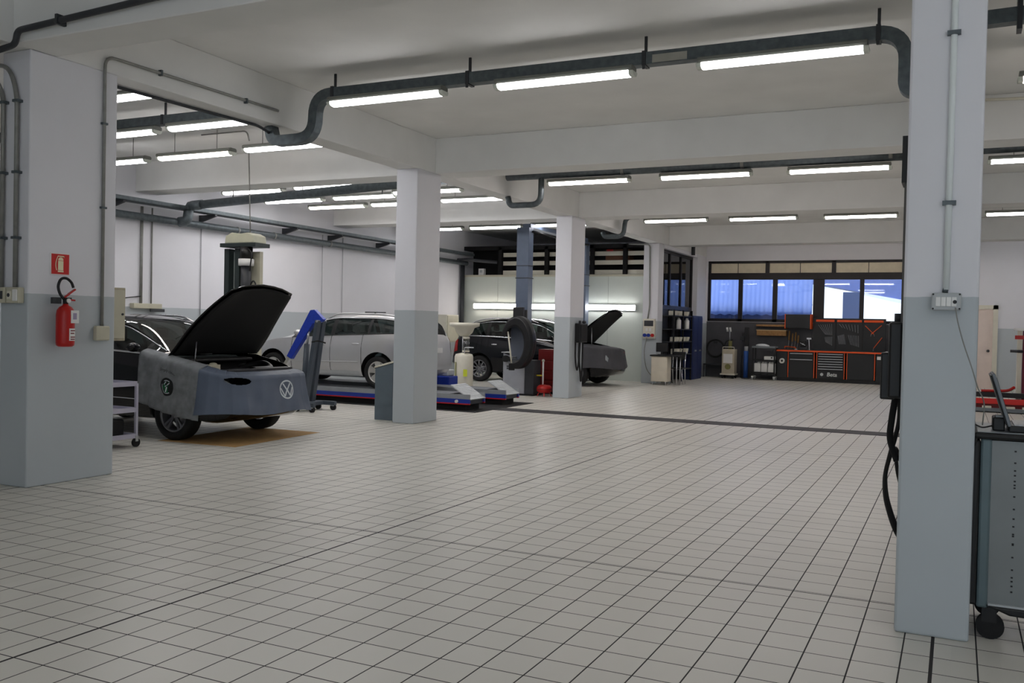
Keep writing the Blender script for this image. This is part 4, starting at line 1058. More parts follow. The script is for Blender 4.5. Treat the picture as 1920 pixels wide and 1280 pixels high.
MB().box(-8.03, -7.825, 6.66, 6.93, 1.345, 1.895).build('housing', mat('worn_beige_steel', (176, 168, 146), .6, noise=.22, scale=10), t, bevel=.006)
MB().box(-7.825, -7.812, 6.68, 6.91, 1.37, 1.87).build('door', BEIGE, t, bevel=.004); MB().cyl((-7.815, 6.88, 1.62), (-7.80, 6.88, 1.62), .012, 10).build('lock', DGREY, t)

# ------------------------------------------------------------------ trolley beside the black car
t = thing('tool_trolley', 'white tube-framed trolley beside the black car wing', 'trolley', (-9.5, 7.95, 0))
LIL = mat('pale_lilac_steel', (190, 188, 204), .45, .1, noise=.05)
x0, x1, y0, y1 = -9.95, -9.05, 7.72, 8.20
for x in (x0, x1):
    for y in (y0, y1):
        MB().box(x - .016, x + .016, y - .016, y + .016, .13, .78).build('leg', LIL, t)
        c = MB().cyl((x - .015, y, .055), (x + .015, y, .055), .055, 18).build('castor', RUBBER, t)
        MB().box(x - .022, x + .022, y - .02, y + .02, .07, .14).build('castor_fork', STEEL, c)
for z in (.77, .45, .13): MB().box(x0, x1, y0, y1, z - .004, z + .004).box(x0, x1, y0 - .012, y0 + .004, z - .02, z + .035).box(x0, x1, y1 - .004, y1 + .012, z - .02, z + .035).box(x1 - .004, x1 + .012, y0, y1, z - .02, z + .035).box(x0 - .012, x0 + .004, y0, y1, z - .02, z + .035).build('shelf', LIL, t)
solo(MB().box(-9.5, -9.16, 7.78, 8.12, .136, .34), 'battery_box', BLACK, 'black box on the bottom shelf of the white trolley', 'box', bevel=.02)
t = thing('jerrycan', 'dark green canister on the top of the white trolley', 'canister', (-9.5, 8.0, .78))
MB().box(-9.66, -9.36, 7.92, 8.12, .776, 1.06).build('body', mat('green_canister', (34, 70, 56), .4, noise=.1), t, bevel=.03); MB().tube(bend([(-9.60, 8.02, 1.05), (-9.58, 8.02, 1.11), (-9.44, 8.02, 1.11), (-9.42, 8.02, 1.05)], .03), .012, 8).build('handle', mat('green_canister', ()), t)

# ------------------------------------------------------------------ scissor lift
t = thing('scissor_lift', 'blue and grey scissor lift platforms under the silver car', 'lift', (-11, 15.9, 0))
PLAT = mat('lift_deck', (120, 124, 130), .5, .2, noise=.12, scale=10)
for y0 in (14.85, 16.35):
    y1 = y0 + .6; x0, x1 = -14.2, -7.98
    pl = MB().box(x0, -8.45, y0, y1, .255, .295).build('platform', PLAT, t)
    MB().box(x0, x1, y0 - .012, y0 + .02, .215, .30).box(x0, x1, y1 - .02, y1 + .012, .215, .30).build('edge_rail', mat('lift_rail_grey', (150, 154, 158), .45, .2, noise=.08), pl)
    lab(MB().box(x0, x1, y0 - .018, y0 + .03, .135, .215).box(x0, x1, y1 - .03, y1 + .018, .135, .215).build('side_skirt', BLUE, pl), 'blue side skirt')
    lab(MB().box(x0, x1, y0 - .019, y0 + .03, .115, .137).box(x0, x1, y1 - .03, y1 + .019, .115, .137).build('stripe', mat('signal_red', (186, 20, 30), .45, noise=.05), pl), 'red stripe')
    MB().box(x0 + .1, x1 - .1, y0 + .04, y1 - .04, .012, .255).build('base_frame', MATBLK, t)
    M_ = Matrix.Translation((-7.97, 0, .20)) @ Matrix.Rotation(math.radians(30), 4, 'Y')
    fl = MB().box(-.50, 0, y0 + .01, y1 - .01, 0, .02, M_)
    fl.build('ramp', mat('ramp_plate', (196, 200, 202), .4, .3, noise=.08, scale=14), t)
    mb = MB()
    for k in range(9): mb.box(-.47 + k * .05, -.455 + k * .05, y0 + .03, y1 - .03, .02, .026, M_)
    mb.build('ramp_rib', mat('ramp_plate', ()), t)
    MB().box(-8.45, -8.0, y0 + .06, y1 - .06, .12, .24).build('ramp_support', DGREY, t)
for y in (14.828, 14.828): pass
MB().cyl((-8.24, 14.80, .17), (-8.24, 14.84, .17), .03, 14).build('end_stud', WPLAS, t)
for y0 in (14.95, 16.45):
    MB().bar((-12.8, y0 + .2, .05), (-10.2, y0 + .2, .24), .06, .05).bar((-12.8, y0 + .3, .24), (-10.2, y0 + .3, .05), .06, .05).build('scissor_arm', BLUE, t)
lab(MB().box(-14.3, -7.75, 14.68, 17.15, .001, .008).build('pit_floor', MATBLK, t), 'black lift pit')
for y in (14.68, 17.15): MB().box(-14.3, -7.75, y - .03, y + .03, .001, .012).build('pit_frame', DGREY, t)
t = thing('lift_console', 'grey lift control console behind the second pillar', 'console', (-8.3, 12.8, 0))
MB().prism([(-8.55, 0), (-8.15, 0), (-8.15, .95), (-8.55, .84)], 12.62, 12.98, 'y').build('cabinet', mat('console_grey', (92, 104, 112), .5, noise=.05), t, bevel=.008)
MB().prism([(-8.56, .842), (-8.14, .957), (-8.14, .985), (-8.56, .87)], 12.61, 12.99, 'y').build('sloped_top', CREAM, t, bevel=.004)
MB().box(-8.5, -8.2, 12.612, 12.622, .25, .75).build('door', mat('console_grey', ()), t)
for k, m in enumerate((RED, BLACK, mat('green_button', (40, 130, 70), .4, noise=.05))): MB().cyl((-8.45 + k * .1, 12.8, .885 + k * .028), (-8.45 + k * .1, 12.8, .91 + k * .028), .018, 12).build('button', m, t)

# ------------------------------------------------------------------ engine crane
t = thing('engine_crane', 'folding engine crane with blue boom and grey mast between the cars', 'crane', (-10.3, 13.2, 0))
CG = mat('crane_grey', (70, 78, 88), .45, .1, noise=.08)
Y0 = 13.2
m_ = MB().bar((-10.34, Y0 - .09, .12), (-10.11, Y0 - .07, 1.60), .07, .10, (0, 1, 0)).bar((-10.34, Y0 + .09, .12), (-10.11, Y0 + .07, 1.60), .07, .10, (0, 1, 0)); m_.build('mast', CG, t, bevel=.006)
MB().cyl((-10.47, Y0, .18), (-10.40, Y0, 1.18), .05, 14).build('ram_cylinder', CG, t); MB().cyl((-10.40, Y0, 1.15), (-10.37, Y0, 1.42), .022, 10).build('ram_rod', STEEL, t)
bm_ = MB(); bm_.prism([(-10.31, 1.78), (-10.22, 1.79), (-10.02, 1.62), (-10.10, 1.56), (-10.24, 1.55), (-10.72, .90), (-10.82, .95)], Y0 - .045, Y0 + .045, 'y')
bm_.build('boom', mat('crane_blue', (28, 58, 168), .4, noise=.14, scale=22), t, bevel=.006)
MB().bar((-10.76, Y0, .95), (-10.95, Y0, .70), .06, .06).build('boom_extension', STEEL, t)
MB().cyl((-10.1, Y0 - .13, 1.585), (-10.1, Y0 + .13, 1.585), .022, 12).build('pivot_pin', STEEL, t)
MB().tube(spline([(-10.2, Y0 - .12, 1.22), (-10.05, Y0 - .14, 1.24), (-9.9, Y0 - .13, 1.21)]), .014, 8).build('pump_lever', BLACK, t)
MB().box(-10.42, -10.22, Y0 - .32, Y0 + .32, .09, .16).build('base_beam', CG, t, bevel=.006)
for sy in (-.3, .3):
    MB().bar((-10.4, Y0 + sy, .125), (-9.98, Y0 + sy, .125), .07, .07).build('base_leg', CG, t, bevel=.005)
    for x in (-10.36, -10.03):
        c = MB().cyl((x, Y0 + sy - .022, .055), (x, Y0 + sy + .022, .055), .055, 18).build('castor', RUBBER, t); MB().box(x - .035, x + .035, Y0 + sy - .03, Y0 + sy + .03, .075, .10).build('castor_plate', STEEL, c)

# ------------------------------------------------------------------ lift tower in the left bay
t = thing('lift_tower', 'tall dark lift column with motor and beige cap behind the raised bonnet', 'lift', (-12.76, 14.2, 0))
TG = mat('tower_dark_green', (36, 46, 46), .45, noise=.08)
for x in (-13.10, -12.86): MB().box(x - .055, x + .055, 14.08, 14.32, .16, 3.0).build('upright', TG, t, bevel=.006)
MB().box(-13.04, -12.92, 14.2, 14.3, .16, 2.95).build('inner_channel', mat('pale_steel', (168, 176, 172), .5, .2, noise=.08), t)
MB().box(-12.80, -12.46, 14.22, 14.3, .16, 2.95).build('back_panel', BEIGE, t)
MB().box(-13.17, -12.36, 13.98, 14.36, 3.02, 3.09).build('top_plate', TG, t, bevel=.006)
MB().prism([(-13.08, 3.09), (-12.42, 3.09), (-12.44, 3.22), (-12.56, 3.27), (-12.78, 3.25), (-12.92, 3.28), (-13.06, 3.22)], 14.0, 14.34, 'y').build('cap', mat('tower_cap', (186, 186, 164), .5, noise=.06), t, bevel=.015)
MB().cyl((-12.62, 14.05, 2.80), (-12.62, 14.05, 3.02), .11, 20).build('motor_head', BLACK, t)
MB().cyl((-12.62, 14.05, 2.69), (-12.62, 14.05, 2.81), .135, 20).build('motor_band', WPLAS, t)
MB().cyl((-12.62, 14.05, 2.0), (-12.62, 14.05, 2.69), .09, 20).build('motor', DGREY, t)
MB().tube(spline([(-12.52, 14.0, 2.98), (-12.44, 13.98, 2.9), (-12.46, 13.98, 2.72), (-12.5, 14.0, 2.6)]), .012, 6).build('cable', BLACK, t)
MB().tube(spline([(-12.52, 14.02, 2.3), (-12.42, 14.0, 2.42), (-12.36, 14.0, 2.36), (-12.42, 14.0, 2.24)]), .014, 6).build('switch_cable', BLACK, t)
MB().box(-12.5, -12.42, 14.0, 14.1, 2.05, 2.32).build('limit_switch', BEIGE, t, bevel=.006)
MB().box(-13.2, -12.3, 13.9, 14.5, .161, .18).build('base_plate', DGREY, t)
t.location = Vector(t.location) + Vector((1.36, -1.48, -.16))

# ------------------------------------------------------------------ two-post lift around the dark car
t = thing('two_post_lift', 'tall blue-grey steel lift post in front of the dark car', 'lift', (-10.0, 21.4, 0))
PG = mat('post_blue_grey', (96, 108, 128), .4, .15, noise=.06)
for y, s in ((21.42, 1), (25.45, -1)):
    MB().box(-10.17, -9.83, y - .14, y + .14, 0, 4.08).build('post', PG, t, bevel=.01)
    MB().box(-10.35, -9.65, y - .25, y + .25, .001, .02).build('base_plate', DGREY, t)
    MB().box(-10.185, -9.815, y - .155, y + .155, 2.78, 2.80).box(-10.185, -9.815, y - .155, y + .155, 3.10, 3.115).build('joint_band', DGREY, t)
    MB().box(-10.10, -9.90, y + s * .14, y + s * .24, .25, .75).build('carriage', DGREY, t)
    for sx in (-1, 1): MB().bar((-10.0, y + s * .2, .18), (-10.0 + sx * .9, y + s * .85, .18), .1, .08).build('arm', DGREY, t)
MB().box(-10.06, -9.84, 21.4, 25.45, 4.08, 4.18).build('top_beam', PG, t); MB().tube([(-9.8, 21.45, 3.98), (-9.8, 25.4, 3.98)], .03, 8).build('hydraulic_pipe', BLACK, t)
MB().box(-9.98, -9.82, 21.22, 21.28, 1.62, 1.98).build('control_box', BLACK, t, bevel=.008)

# ------------------------------------------------------------------ wheel balancer
t = thing('wheel_balancer', 'grey wheel balancer with a black curved wheel guard before the dark car', 'balancer', (-9.0, 19.0, 0))
BG = mat('balancer_grey', (150, 152, 158), .45, noise=.05)
MB().prism([(-9.34, .02), (-8.80, .02), (-8.80, .70), (-9.10, .86), (-9.34, .96)], 18.95, 19.42, 'y').build('cabinet', BG, t, bevel=.012)
MB().box(-8.80, -8.58, 18.98, 19.38, .02, .80).build('side_column', DGREY, t, bevel=.01)
MB().box(-9.36, -8.56, 18.93, 19.44, .0, .04).build('plinth', BLACK, t)
# guard: half ring of a wheel arch section
mb = MB(); c0 = Vector((-8.85, 18.75, 1.20))
def guard(u, v):
    a = math.radians(165 - 265 * u); r0 = .55; w = .30 * (1 - .25 * u)
    r = r0 - .12 * math.sin(v * PI) ** .5 * 0 + (.0 if .15 < v < .85 else -.03)
    return Vector((c0.x + r * .66 * math.cos(a), c0.y + (v - .5) * w * 1.3, c0.z + r * 1.06 * math.sin(a)))
mb.grid(guard, 40, 8)
mb.build('wheel_guard', mat('guard_black', (20, 20, 22), .4, noise=.12), t, fix=False, solid=.02)
mb = MB()
def side(u, v):
    a = math.radians(165 - 265 * u); r = .55 - .24 * (1 - v) * (.55 + .45 * math.sin(u * PI))
    return Vector((c0.x + r * .66 * math.cos(a), c0.y - .19, c0.z + r * 1.06 * math.sin(a)))
mb.grid(side, 40, 4); mb.build('guard_side', mat('guard_black', ()), t, fix=False, solid=.02)
MB().box(-9.12, -8.70, 18.86, 18.93, .80, 1.66).build('backplate', mat('grey_blue_plate', (86, 92, 104), .5, noise=.05), t, bevel=.02)
MB().cyl((-8.98, 18.62, .86), (-8.98, 18.98, .86), .028, 14).build('shaft', STEEL, t)
MB().cyl((-9.25, 18.86, .82), (-9.25, 18.97, .82), .075, 18).build('flange', BLACK, t)
MB().cyl((-9.14, 18.86, .82), (-9.14, 18.97, .82), .05, 18).build('flange', BLACK, t)
d = MB().box(-9.13, -8.88, 18.98, 19.08, 1.72, 2.0).build('display', BLACK, t, bevel=.012); MB().box(-9.02, -8.98, 19.06, 19.10, .9, 1.75).build('display_stand', DGREY, d)
MB().tube([(-9.06, 18.6, 1.44), (-8.94, 18.58, .72)], .018, 8).build('caliper_arm', CREAM, t); MB().box(-9.0, -8.88, 18.54, 18.62, .58, .74).build('caliper_head', BLACK, t, bevel=.01)
mb = MB()
for i in range(3):
    for j in range(2): mb.box(-9.24 + i * .035, -9.215 + i * .035, 18.940, 18.952, .58 + j * .05, .615 + j * .05)
mb.build('keypad', DGREY, t)
MB().box(-9.36, -9.02, 18.90, 19.3, .955, .975).build('weight_tray', LGREY, t)

# ------------------------------------------------------------------ oil drainer
t = thing('oil_drainer', 'white oil drainer with a funnel bowl and tall tank by the lift ramps', 'oil drainer', (-10.25, 18.6, 0))
c = (-10.17, 18.6, 0)
DW = mat('drainer_white', (216, 212, 196), .4, noise=.05)
MB().lathe([(0, .10), (.20, .10), (.215, .13), (.215, .84), (.19, .90), (.06, .93), (0, .93)], c, 'z', 28).build('tank', DW, t)
MB().box(-10.28, -10.25, 18.378, 18.39, .22, .72).build('sight_glass', mat('sight_glass', (150, 150, 110), .2, noise=.1), t)
MB().lathe([(0, 1.30), (.10, 1.31), (.19, 1.40), (.23, 1.50), (.345, 1.545), (.35, 1.62), (.335, 1.62), (.325, 1.56), (.21, 1.52), (.16, 1.42), (0, 1.36)], c, 'z', 28).build('bowl', DW, t)
MB().cyl((c[0] - .03, 18.6, .9), (c[0] - .03, 18.6, 1.34), .022, 10).build('riser_pipe', STEEL, t)
MB().cyl((c[0] + .07, 18.56, .98), (c[0] + .07, 18.56, 1.25), .075, 20).build('glass_chamber', glass_mat('chamber_glass', (.6, .62, .6, 1), .1), t); MB().cyl((c[0] + .07, 18.56, 1.25), (c[0] + .07, 18.56, 1.30), .082, 20).cyl((c[0] + .07, 18.56, .95), (c[0] + .07, 18.56, .985), .082, 20).build('chamber_cap', CREAM, t)
lab(MB().box(c[0] + .10, c[0] + .20, 18.395, 18.40, .40, .56).build('warning_label', mat('yellow_green_label', (206, 214, 60), .6, noise=.05), t), 'yellow-green label')
MB().tube(bend([(c[0] + .1, 18.45, .92), (c[0] + .1, 18.42, 1.06), (c[0] + .34, 18.42, 1.06)], .05), .012, 8).build('handle', STEEL, t)
for a in (0.5, 2.6, 4.7): MB().cyl((c[0] + .2 * math.cos(a) - .02, 18.6 + .2 * math.sin(a), .05), (c[0] + .2 * math.cos(a) + .02, 18.6 + .2 * math.sin(a), .05), .05, 14).build('castor', RUBBER, t)
MB().lathe([(0, .08), (.24, .08), (.24, .11), (0, .11)], c, 'z', 24).build('base_ring', DGREY, t)

# ------------------------------------------------------------------ red tools behind the third pillar
t = thing('tool_cabinet', 'dark red cabinet half hidden behind the third pillar', 'cabinet', (-8.45, 19.95, 0))
MB().box(-8.80, -8.2, 19.72, 20.2, .05, 1.04).build('body', DRED, t, bevel=.01)
for k in range(4): MB().box(-8.78, -8.22, 19.705, 19.725, .1 + k * .23, .31 + k * .23).build('drawer', DRED, t, bevel=.004)
MB().box(-8.78, -8.22, 19.74, 20.18, 0, .05).build('plinth', BLACK, t)
t = thing('red_crate', 'orange-red box on the floor left of the dark red cabinet', 'box', (-8.95, 20.1, 0))
MB().box(-9.12, -8.84, 19.85, 20.3, 0, .62).build('body', mat('orange_red_paint', (206, 60, 24), .45, noise=.05), t, bevel=.015)
MB().box(-9.10, -8.86, 19.842, 19.852, .22, .26).build('band', CREAM, t)
t = thing('air_tank', 'small round red air tank with a white riser at the foot of the third pillar', 'tank', (-8.36, 19.1, 0))
MB().lathe([(0, .07), (.12, .075), (.165, .11), (.178, .16), (.165, .21), (.12, .25), (0, .265)], (-8.36, 19.1, 0), 'z', 28).build('tank', RED, t)
for a in (.4, 1.97, 3.54, 5.1): MB().bar((-8.36 + .11 * math.cos(a), 19.1 + .11 * math.sin(a), .10), (-8.36 + .16 * math.cos(a), 19.1 + .16 * math.sin(a), .0), .025, .02).build('foot', RED, t)
MB().lathe([(.179, .152), (.182, .16), (.179, .168)], (-8.36, 19.1, 0), 'z', 28).build('seam', DRED, t)
MB().cyl((-8.40, 19.1, .25), (-8.40, 19.1, .78), .02, 10).build('riser', WPLAS, t); MB().cyl((-8.40, 19.1, .46), (-8.56, 19.1, .46), .016, 8).build('side_branch', YELLOW, t); MB().ball((-8.40, 19.1, .80), .035).build('valve', CREAM, t)

# ------------------------------------------------------------------ hose boxes on two pillars
def hose_box(label, x, y0, y1, z0, z1, s, loops, extra=False):
    """s: direction the pillar face looks along x"""
    t = thing('hose_box', label, 'hose box', (x, (y0 + y1) / 2, z0))
    xa, xb = sorted((x, x + s * .13))
    MB().box(xa, xb, y0, y1, z0, z1).build('housing', BLACK, t, bevel=.015)
    MB().box(*sorted((x + s * .13, x + s * .14)), y0 + .03, y1 - .03, z0 + .03, z1 - .03).build('cover', MATBLK, t, bevel=.006)
    MB().cyl((x + s * .06, (y0 + y1) / 2 - .08, z1), (x + s * .06, (y0 + y1) / 2 - .08, z1 + .06), .03, 12).ball((x + s * .08, y1 - .1, z1 + .03), .05, .05, .035).build('fitting', DGREY, t)
    for a, b, zb, o, r in loops:
        pts = spline([(x + s * .06, a, z0 + .02), (x + s * (.05 + o * .5), a - .02 * s, (z0 * 1.2 + zb) / 2.2), (x + s * (.05 + o), a + (b - a) * .15, zb + .18), (x + s * (.05 + o * .6), (a + b) / 2, zb), (x + s * .05, b - (b - a) * .1, zb + .25), (x + s * .05, b, z0 + .02)])
        MB().tube(pts, r, 10).build('hose', BLACK, t)
    return t
hose_box('black hose box with hanging hose loops on the third pillar', -7.66, 19.12, 19.58, 1.23, 1.66, 1, [(19.25, 19.05, .62, .02, .018), (19.3, 19.5, .36, .02, .02)])
t = thing('hose_box', 'black hose box with thick hanging hoses on the hidden side of the big right pillar', 'hose box', (-.26, 5.65, 1.24))
MB().box(-.335, -.26, 5.45, 5.85, 1.24, 1.66).build('housing', BLACK, t, bevel=.015)
MB().box(-.375, -.30, 5.5, 5.82, 1.23, 1.49).build('lower_housing', BLACK, t, bevel=.01)
MB().tube([(-.345, 5.62, 1.625), (-.25, 5.62, 1.63)], .016, 12).build('nozzle_tube', DGREY, t)
MB().cyl((-.30, 5.7, 1.66), (-.30, 5.7, 1.71), .022, 12).build('fitting', DGREY, t)
MB().tube(spline([(-.30, 5.75, 1.28), (-.325, 5.78, 1.1), (-.33, 5.78, .98), (-.29, 5.76, .86)]), .019, 10).build('braided_hose', MATBLK, t)
for k, (dx, bt, r) in enumerate(((0, .36, .013), (.004, .40, .011), (.055, .60, .011))):
    MB().tube(spline([(-.29, 5.8, 1.26), (-.29 + dx * .3, 5.84, 1.08), (-.335 + dx, 5.88, .88), (-.362 + dx, 5.92, .72 + (bt - .36) * .8), (-.345 + dx, 5.97, .55 + (bt - .36) * .8), (-.27 + dx * .6, 6.02, bt), (-.16, 6.06, bt + .02), (-.06, 6.08, bt + .12), (-.02, 6.06, .9), (-.1, 6.0, 1.2)]), r, 10).build('hose', BLACK, t)
t = thing('cable_trunking', 'narrow grey trunking with a black flag plate on the edge of the big right pillar', 'trunking', (-.28, 5.7, 1.7))
MB().box(-.285, -.26, 5.62, 5.80, 1.66, 2.46).build('channel', mat('trunking_grey', (96, 94, 90), .6, noise=.06), t)
MB().box(-.30, -.262, 5.60, 5.80, 2.44, 2.70).build('flag_plate', BLACK, t)

# ------------------------------------------------------------------ last pillar: panel, desk, chair, rack
t = thing('socket_cabinet', 'beige socket cabinet with blue and red sockets on the farthest pillar', 'socket box', (-7.94, 25.55, 1.3))
MB().box(-8.12, -7.77, 25.50, 25.6, 1.28, 1.85).build('housing', CREAM, t, bevel=.01)
MB().box(-8.08, -7.81, 25.488, 25.502, 1.64, 1.80).build('meter_window', DGREY, t, bevel=.004)
for k, m in enumerate((BLUE, BLUE, RED)): MB().cyl((-8.05 + k * .115, 25.44, 1.38), (-8.05 + k * .115, 25.51, 1.38), .048, 16).build('socket', m, t)
for x in (-8.0, -7.9): MB().box(x - .03, x + .03, 25.49, 25.502, 1.5, 1.58).build('breaker', WPLAS, t)
t = thing('conduit', 'grey conduit running down the farthest pillar to the socket panel', 'pipe', (-7.95, 25.57, 1.85))
MB().tube(bend([(-8.6, 25.5, 4.0), (-7.98, 25.57, 3.98), (-7.95, 25.57, 2.2), (-8.0, 25.57, 1.85)], .1, 5), .022, 8).build('pipe', GALVL, t)
solo(MB().tube(spline([(-8.0, 25.5, 1.30), (-8.05, 25.48, .9), (-7.98, 25.47, .45), (-7.8, 25.45, .22), (-7.70, 25.42, .2)]), .012, 6), 'power_cable', GALVL, 'grey cable looping down from the socket panel', 'cable')
t = thing('desk', 'small white-fronted desk at the foot of the farthest pillar', 'desk', (-7.4, 25.3, 0))
MB().box(-7.75, -6.95, 25.05, 25.55, .80, .84).build('top', BLACK, t, bevel=.004)
MB().box(-7.72, -7.26, 25.10, 25.50, .09, .80).build('cupboard', mat('desk_cream', (216, 208, 190), .5, noise=.04), t, bevel=.004)
MB().box(-7.70, -7.28, 25.085, 25.10, .11, .78).build('door', mat('desk_cream', ()), t, bevel=.003)
for x in (-7.68, -7.30, -6.99):
    for y in (25.12, 25.48): MB().cyl((x, y, 0), (x, y, .80 if x > -7.1 else .10), .016, 8).build('leg', STEEL, t)
t = thing('desktop_monitor', 'dark monitor on the small desk', 'monitor', (-7.5, 25.3, .84))
MB().box(-7.64, -7.30, 25.26, 25.30, .92, 1.18).build('screen', BLACK, t, bevel=.01); MB().box(-7.50, -7.44, 25.27, 25.31, .85, .95).build('stand', BLACK, t); MB().box(-7.58, -7.36, 25.22, 25.38, .84, .855).build('base', BLACK, t)
t = thing('metal_chair', 'chair with bright metal legs beside the small desk', 'chair', (-7.1, 25.85, 0))
MB().box(-7.38, -6.98, 25.65, 26.05, .44, .47).build('seat', BLACK, t, bevel=.012)
for x in (-7.36, -7.0):
    MB().tube([(x, 25.67, .44), (x + .05, 25.62, 0)], .014, 8).build('leg', CHROME, t)
    MB().tube(bend([(x, 26.08, 0), (x, 26.02, .46), (x, 26.08, .92)], .1), .014, 8).build('rear_frame', CHROME, t)
MB().box(-7.37, -6.99, 26.05, 26.08, .68, .92).build('backrest', BLACK, t, bevel=.02)
t = thing('storage_rack', 'dark shelf rack along the glazed partition', 'rack', (-7.6, 27.5, 0))
for y in (26.25, 27.25, 28.25):
    for x in (-7.8, -7.42): MB().box(x - .02, x + .02, y - .02, y + .02, 0, 2.14).build('post', MATBLK, t)
for z in (.35, .8, 1.18, 1.55, 1.95): MB().box(-7.82, -7.40, 26.23, 28.27, z, z + .025).build('shelf', DGREY, t)
G = 'bottles on the dark rack'
n = 0
for z, ys, hh, m in ((1.575, (27.0, 27.12, 27.9, 28.05), .34, WPLAS), (1.205, (26.7, 27.1, 27.5, 27.9), .13, CREAM), (.825, (26.8, 27.3, 27.8), .16, CREAM), (1.975, (26.5, 27.0, 27.8), .13, CREAM)):
    for y in ys:
        row = {1.575: 'tall white bottle on the second shelf', 1.205: 'cream bin on the middle shelf', .825: 'cream bin on the low shelf', 1.975: 'pale box on the top shelf'}[z]
        pos = ['nearest', 'second', 'third', 'farthest'][list(ys).index(y) if list(ys).index(y) < len(ys) - 1 else 3]
        if z == 1.575:
            solo(MB().lathe([(0, 0), (.05, 0), (.055, .02), (.055, hh * .75), (.02, hh * .88), (.02, hh), (0, hh)], (-7.5, y, z), 'z', 14), 'white_bottle', m, pos + ' ' + row + ' of the dark rack', 'bottle', G)
        else:
            solo(MB().prism([(-7.62, z), (-7.44, z), (-7.41, z + hh), (-7.62, z + hh)], y - .13, y + .13, 'y'), 'storage_bin', m, pos + ' ' + row + ' of the dark rack', 'bin', 'bins on the dark rack', bevel=.008)
t = thing('blue_locker', 'tall blue cabinet at the end of the rack near the back corner', 'cabinet', (-7.6, 28.9, 0))
MB().box(-7.82, -7.40, 28.35, 29.5, 0, 2.0).build('body', mat('navy_paint', (26, 40, 86), .5, noise=.08), t, bevel=.008)
for a, b in ((28.38, 28.91), (28.93, 29.47)):
    d = MB().box(-7.40, -7.385, a, b, .06, 1.95).build('door', mat('navy_paint', ()), t, bevel=.004); MB().box(-7.385, -7.37, (a + b) / 2 - .1, (a + b) / 2 + .1, .88, .93).build('handle', STEEL, d)

# ------------------------------------------------------------------ along the back wall
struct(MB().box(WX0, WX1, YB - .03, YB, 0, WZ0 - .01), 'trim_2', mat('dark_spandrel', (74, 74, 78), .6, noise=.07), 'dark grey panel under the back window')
t = thing('hose_reel', 'coiled black hose hanging on the dark wall left under the window', 'hose', (-7.25, 30.9, .9))
for k in range(4): MB().lathe([(.27 + .03 * (k % 2) + .016 * math.cos(a), .016 * math.sin(a) + 30.86 - .035 * k) for a in np.linspace(0, 2 * PI, 9)], (-7.28 + .01 * k, 0, .95), 'y', 28).build('hose_coil', BLACK, t)
MB().box(-7.33, -7.23, 30.8, 30.97, 1.12, 1.2).build('hook', DGREY, t); MB().tube(spline([(-7.0, 30.85, .95), (-6.9, 30.85, 1.2), (-6.7, 30.88, 1.25)]), .018, 8).build('hose_end', BLACK, t)
t = thing('low_shelf', 'low dark metal shelf against the wall under the hose coil', 'shelf', (-7.1, 30.7, 0))
MB().box(-7.6, -6.6, 30.55, 30.95, .40, .44).build('shelf_board', DGREY, t)
for x in (-7.58, -6.62):
    for y in (30.58, 30.92): MB().box(x - .015, x + .015, y - .015, y + .015, 0, .40).build('leg', DGREY, t)
t = thing('service_machine', 'pale narrow service machine on wheels with gauges, under the back window', 'machine', (-6.68, 30.3, 0))
MB().box(-6.88, -6.47, 30.1, 30.5, .16, .95).build('cabinet', mat('aged_white', (186, 178, 158), .5, noise=.07), t, bevel=.015)
MB().box(-6.83, -6.53, 30.09, 30.102, .50, .80).build('display_panel', WPLAS, t, bevel=.004); MB().cyl((-6.68, 30.07, .38), (-6.68, 30.10, .38), .09, 16).build('badge', mat('olive', (120, 118, 70), .5, noise=.1), t)
MB().tube(bend([(-6.86, 30.12, .93), (-6.86, 30.12, 1.02), (-6.49, 30.12, 1.02), (-6.49, 30.12, .93)], .03), .014, 8).build('handle', CREAM, t)
MB().cyl((-6.66, 30.3, .95), (-6.66, 30.3, 1.22), .06, 14).build('filter_bottle', mat('olive', ()), t)
MB().cyl((-6.68, 30.3, 1.2), (-6.68, 30.3, 1.55), .018, 8).build('stem', STEEL, t)
for dx in (-.06, .04): MB().cyl((-6.68 + dx, 30.22, 1.52), (-6.70 + dx, 30.22, 1.66), .032, 12).build('gauge', WPLAS, t)
MB().box(-6.92, -6.44, 30.06, 30.54, .11, .16).build('base', CREAM, t)
for x in (-6.85, -6.5):
    for y in (30.12, 30.48): MB().cyl((x - .02, y, .055), (x + .02, y, .055), .055, 14).build('castor', RUBBER, t)
for x, h, l in ((-6.40, 1.5, 'leftmost grey rod tool leaning on the dark wall by the service machine'), (-6.28, 1.62, 'grey rod tool leaning on the dark wall, left of the blue jack pole')):
    t = thing('rod_tool', l, 'tool', (x, 30.85, 0), 0, 'rod tools on the wall')
    MB().cyl((x, 30.8, 0), (x, 30.93, h), .018, 8).build('rod', STEEL if x > -6.35 else DGREY, t); MB().box(x - .07, x + .07, 30.86, 30.95, h - .25, h - .12).build('head', DGREY, t)
t = thing('jack_pole', 'blue cylinder pole with grey top standing under the window', 'jack', (-6.18, 30.5, 0))
MB().cyl((-6.18, 30.5, .02), (-6.18, 30.5, .90), .075, 16).build('body', mat('jack_blue', (44, 86, 160), .4, noise=.06), t); MB().cyl((-6.18, 30.5, .90), (-6.18, 30.5, 1.06), .06, 14).build('collar', LGREY, t); MB().box(-6.24, -6.10, 30.46, 30.54, 1.06, 1.68).build('handle', BLACK, t, bevel=.01); MB().lathe([(0, 0), (.14, 0), (.14, .03), (0, .03)], (-6.18, 30.5, 0), 'z', 18).build('foot', DGREY, t)
t = thing('parts_trolley', 'dark two-shelf trolley left of the orange-edged workbench', 'trolley', (-5.52, 30.25, 0))
MB().box(-5.90, -5.16, 30.0, 30.5, 1.02, 1.08).build('tray', MGREY, t, bevel=.01)
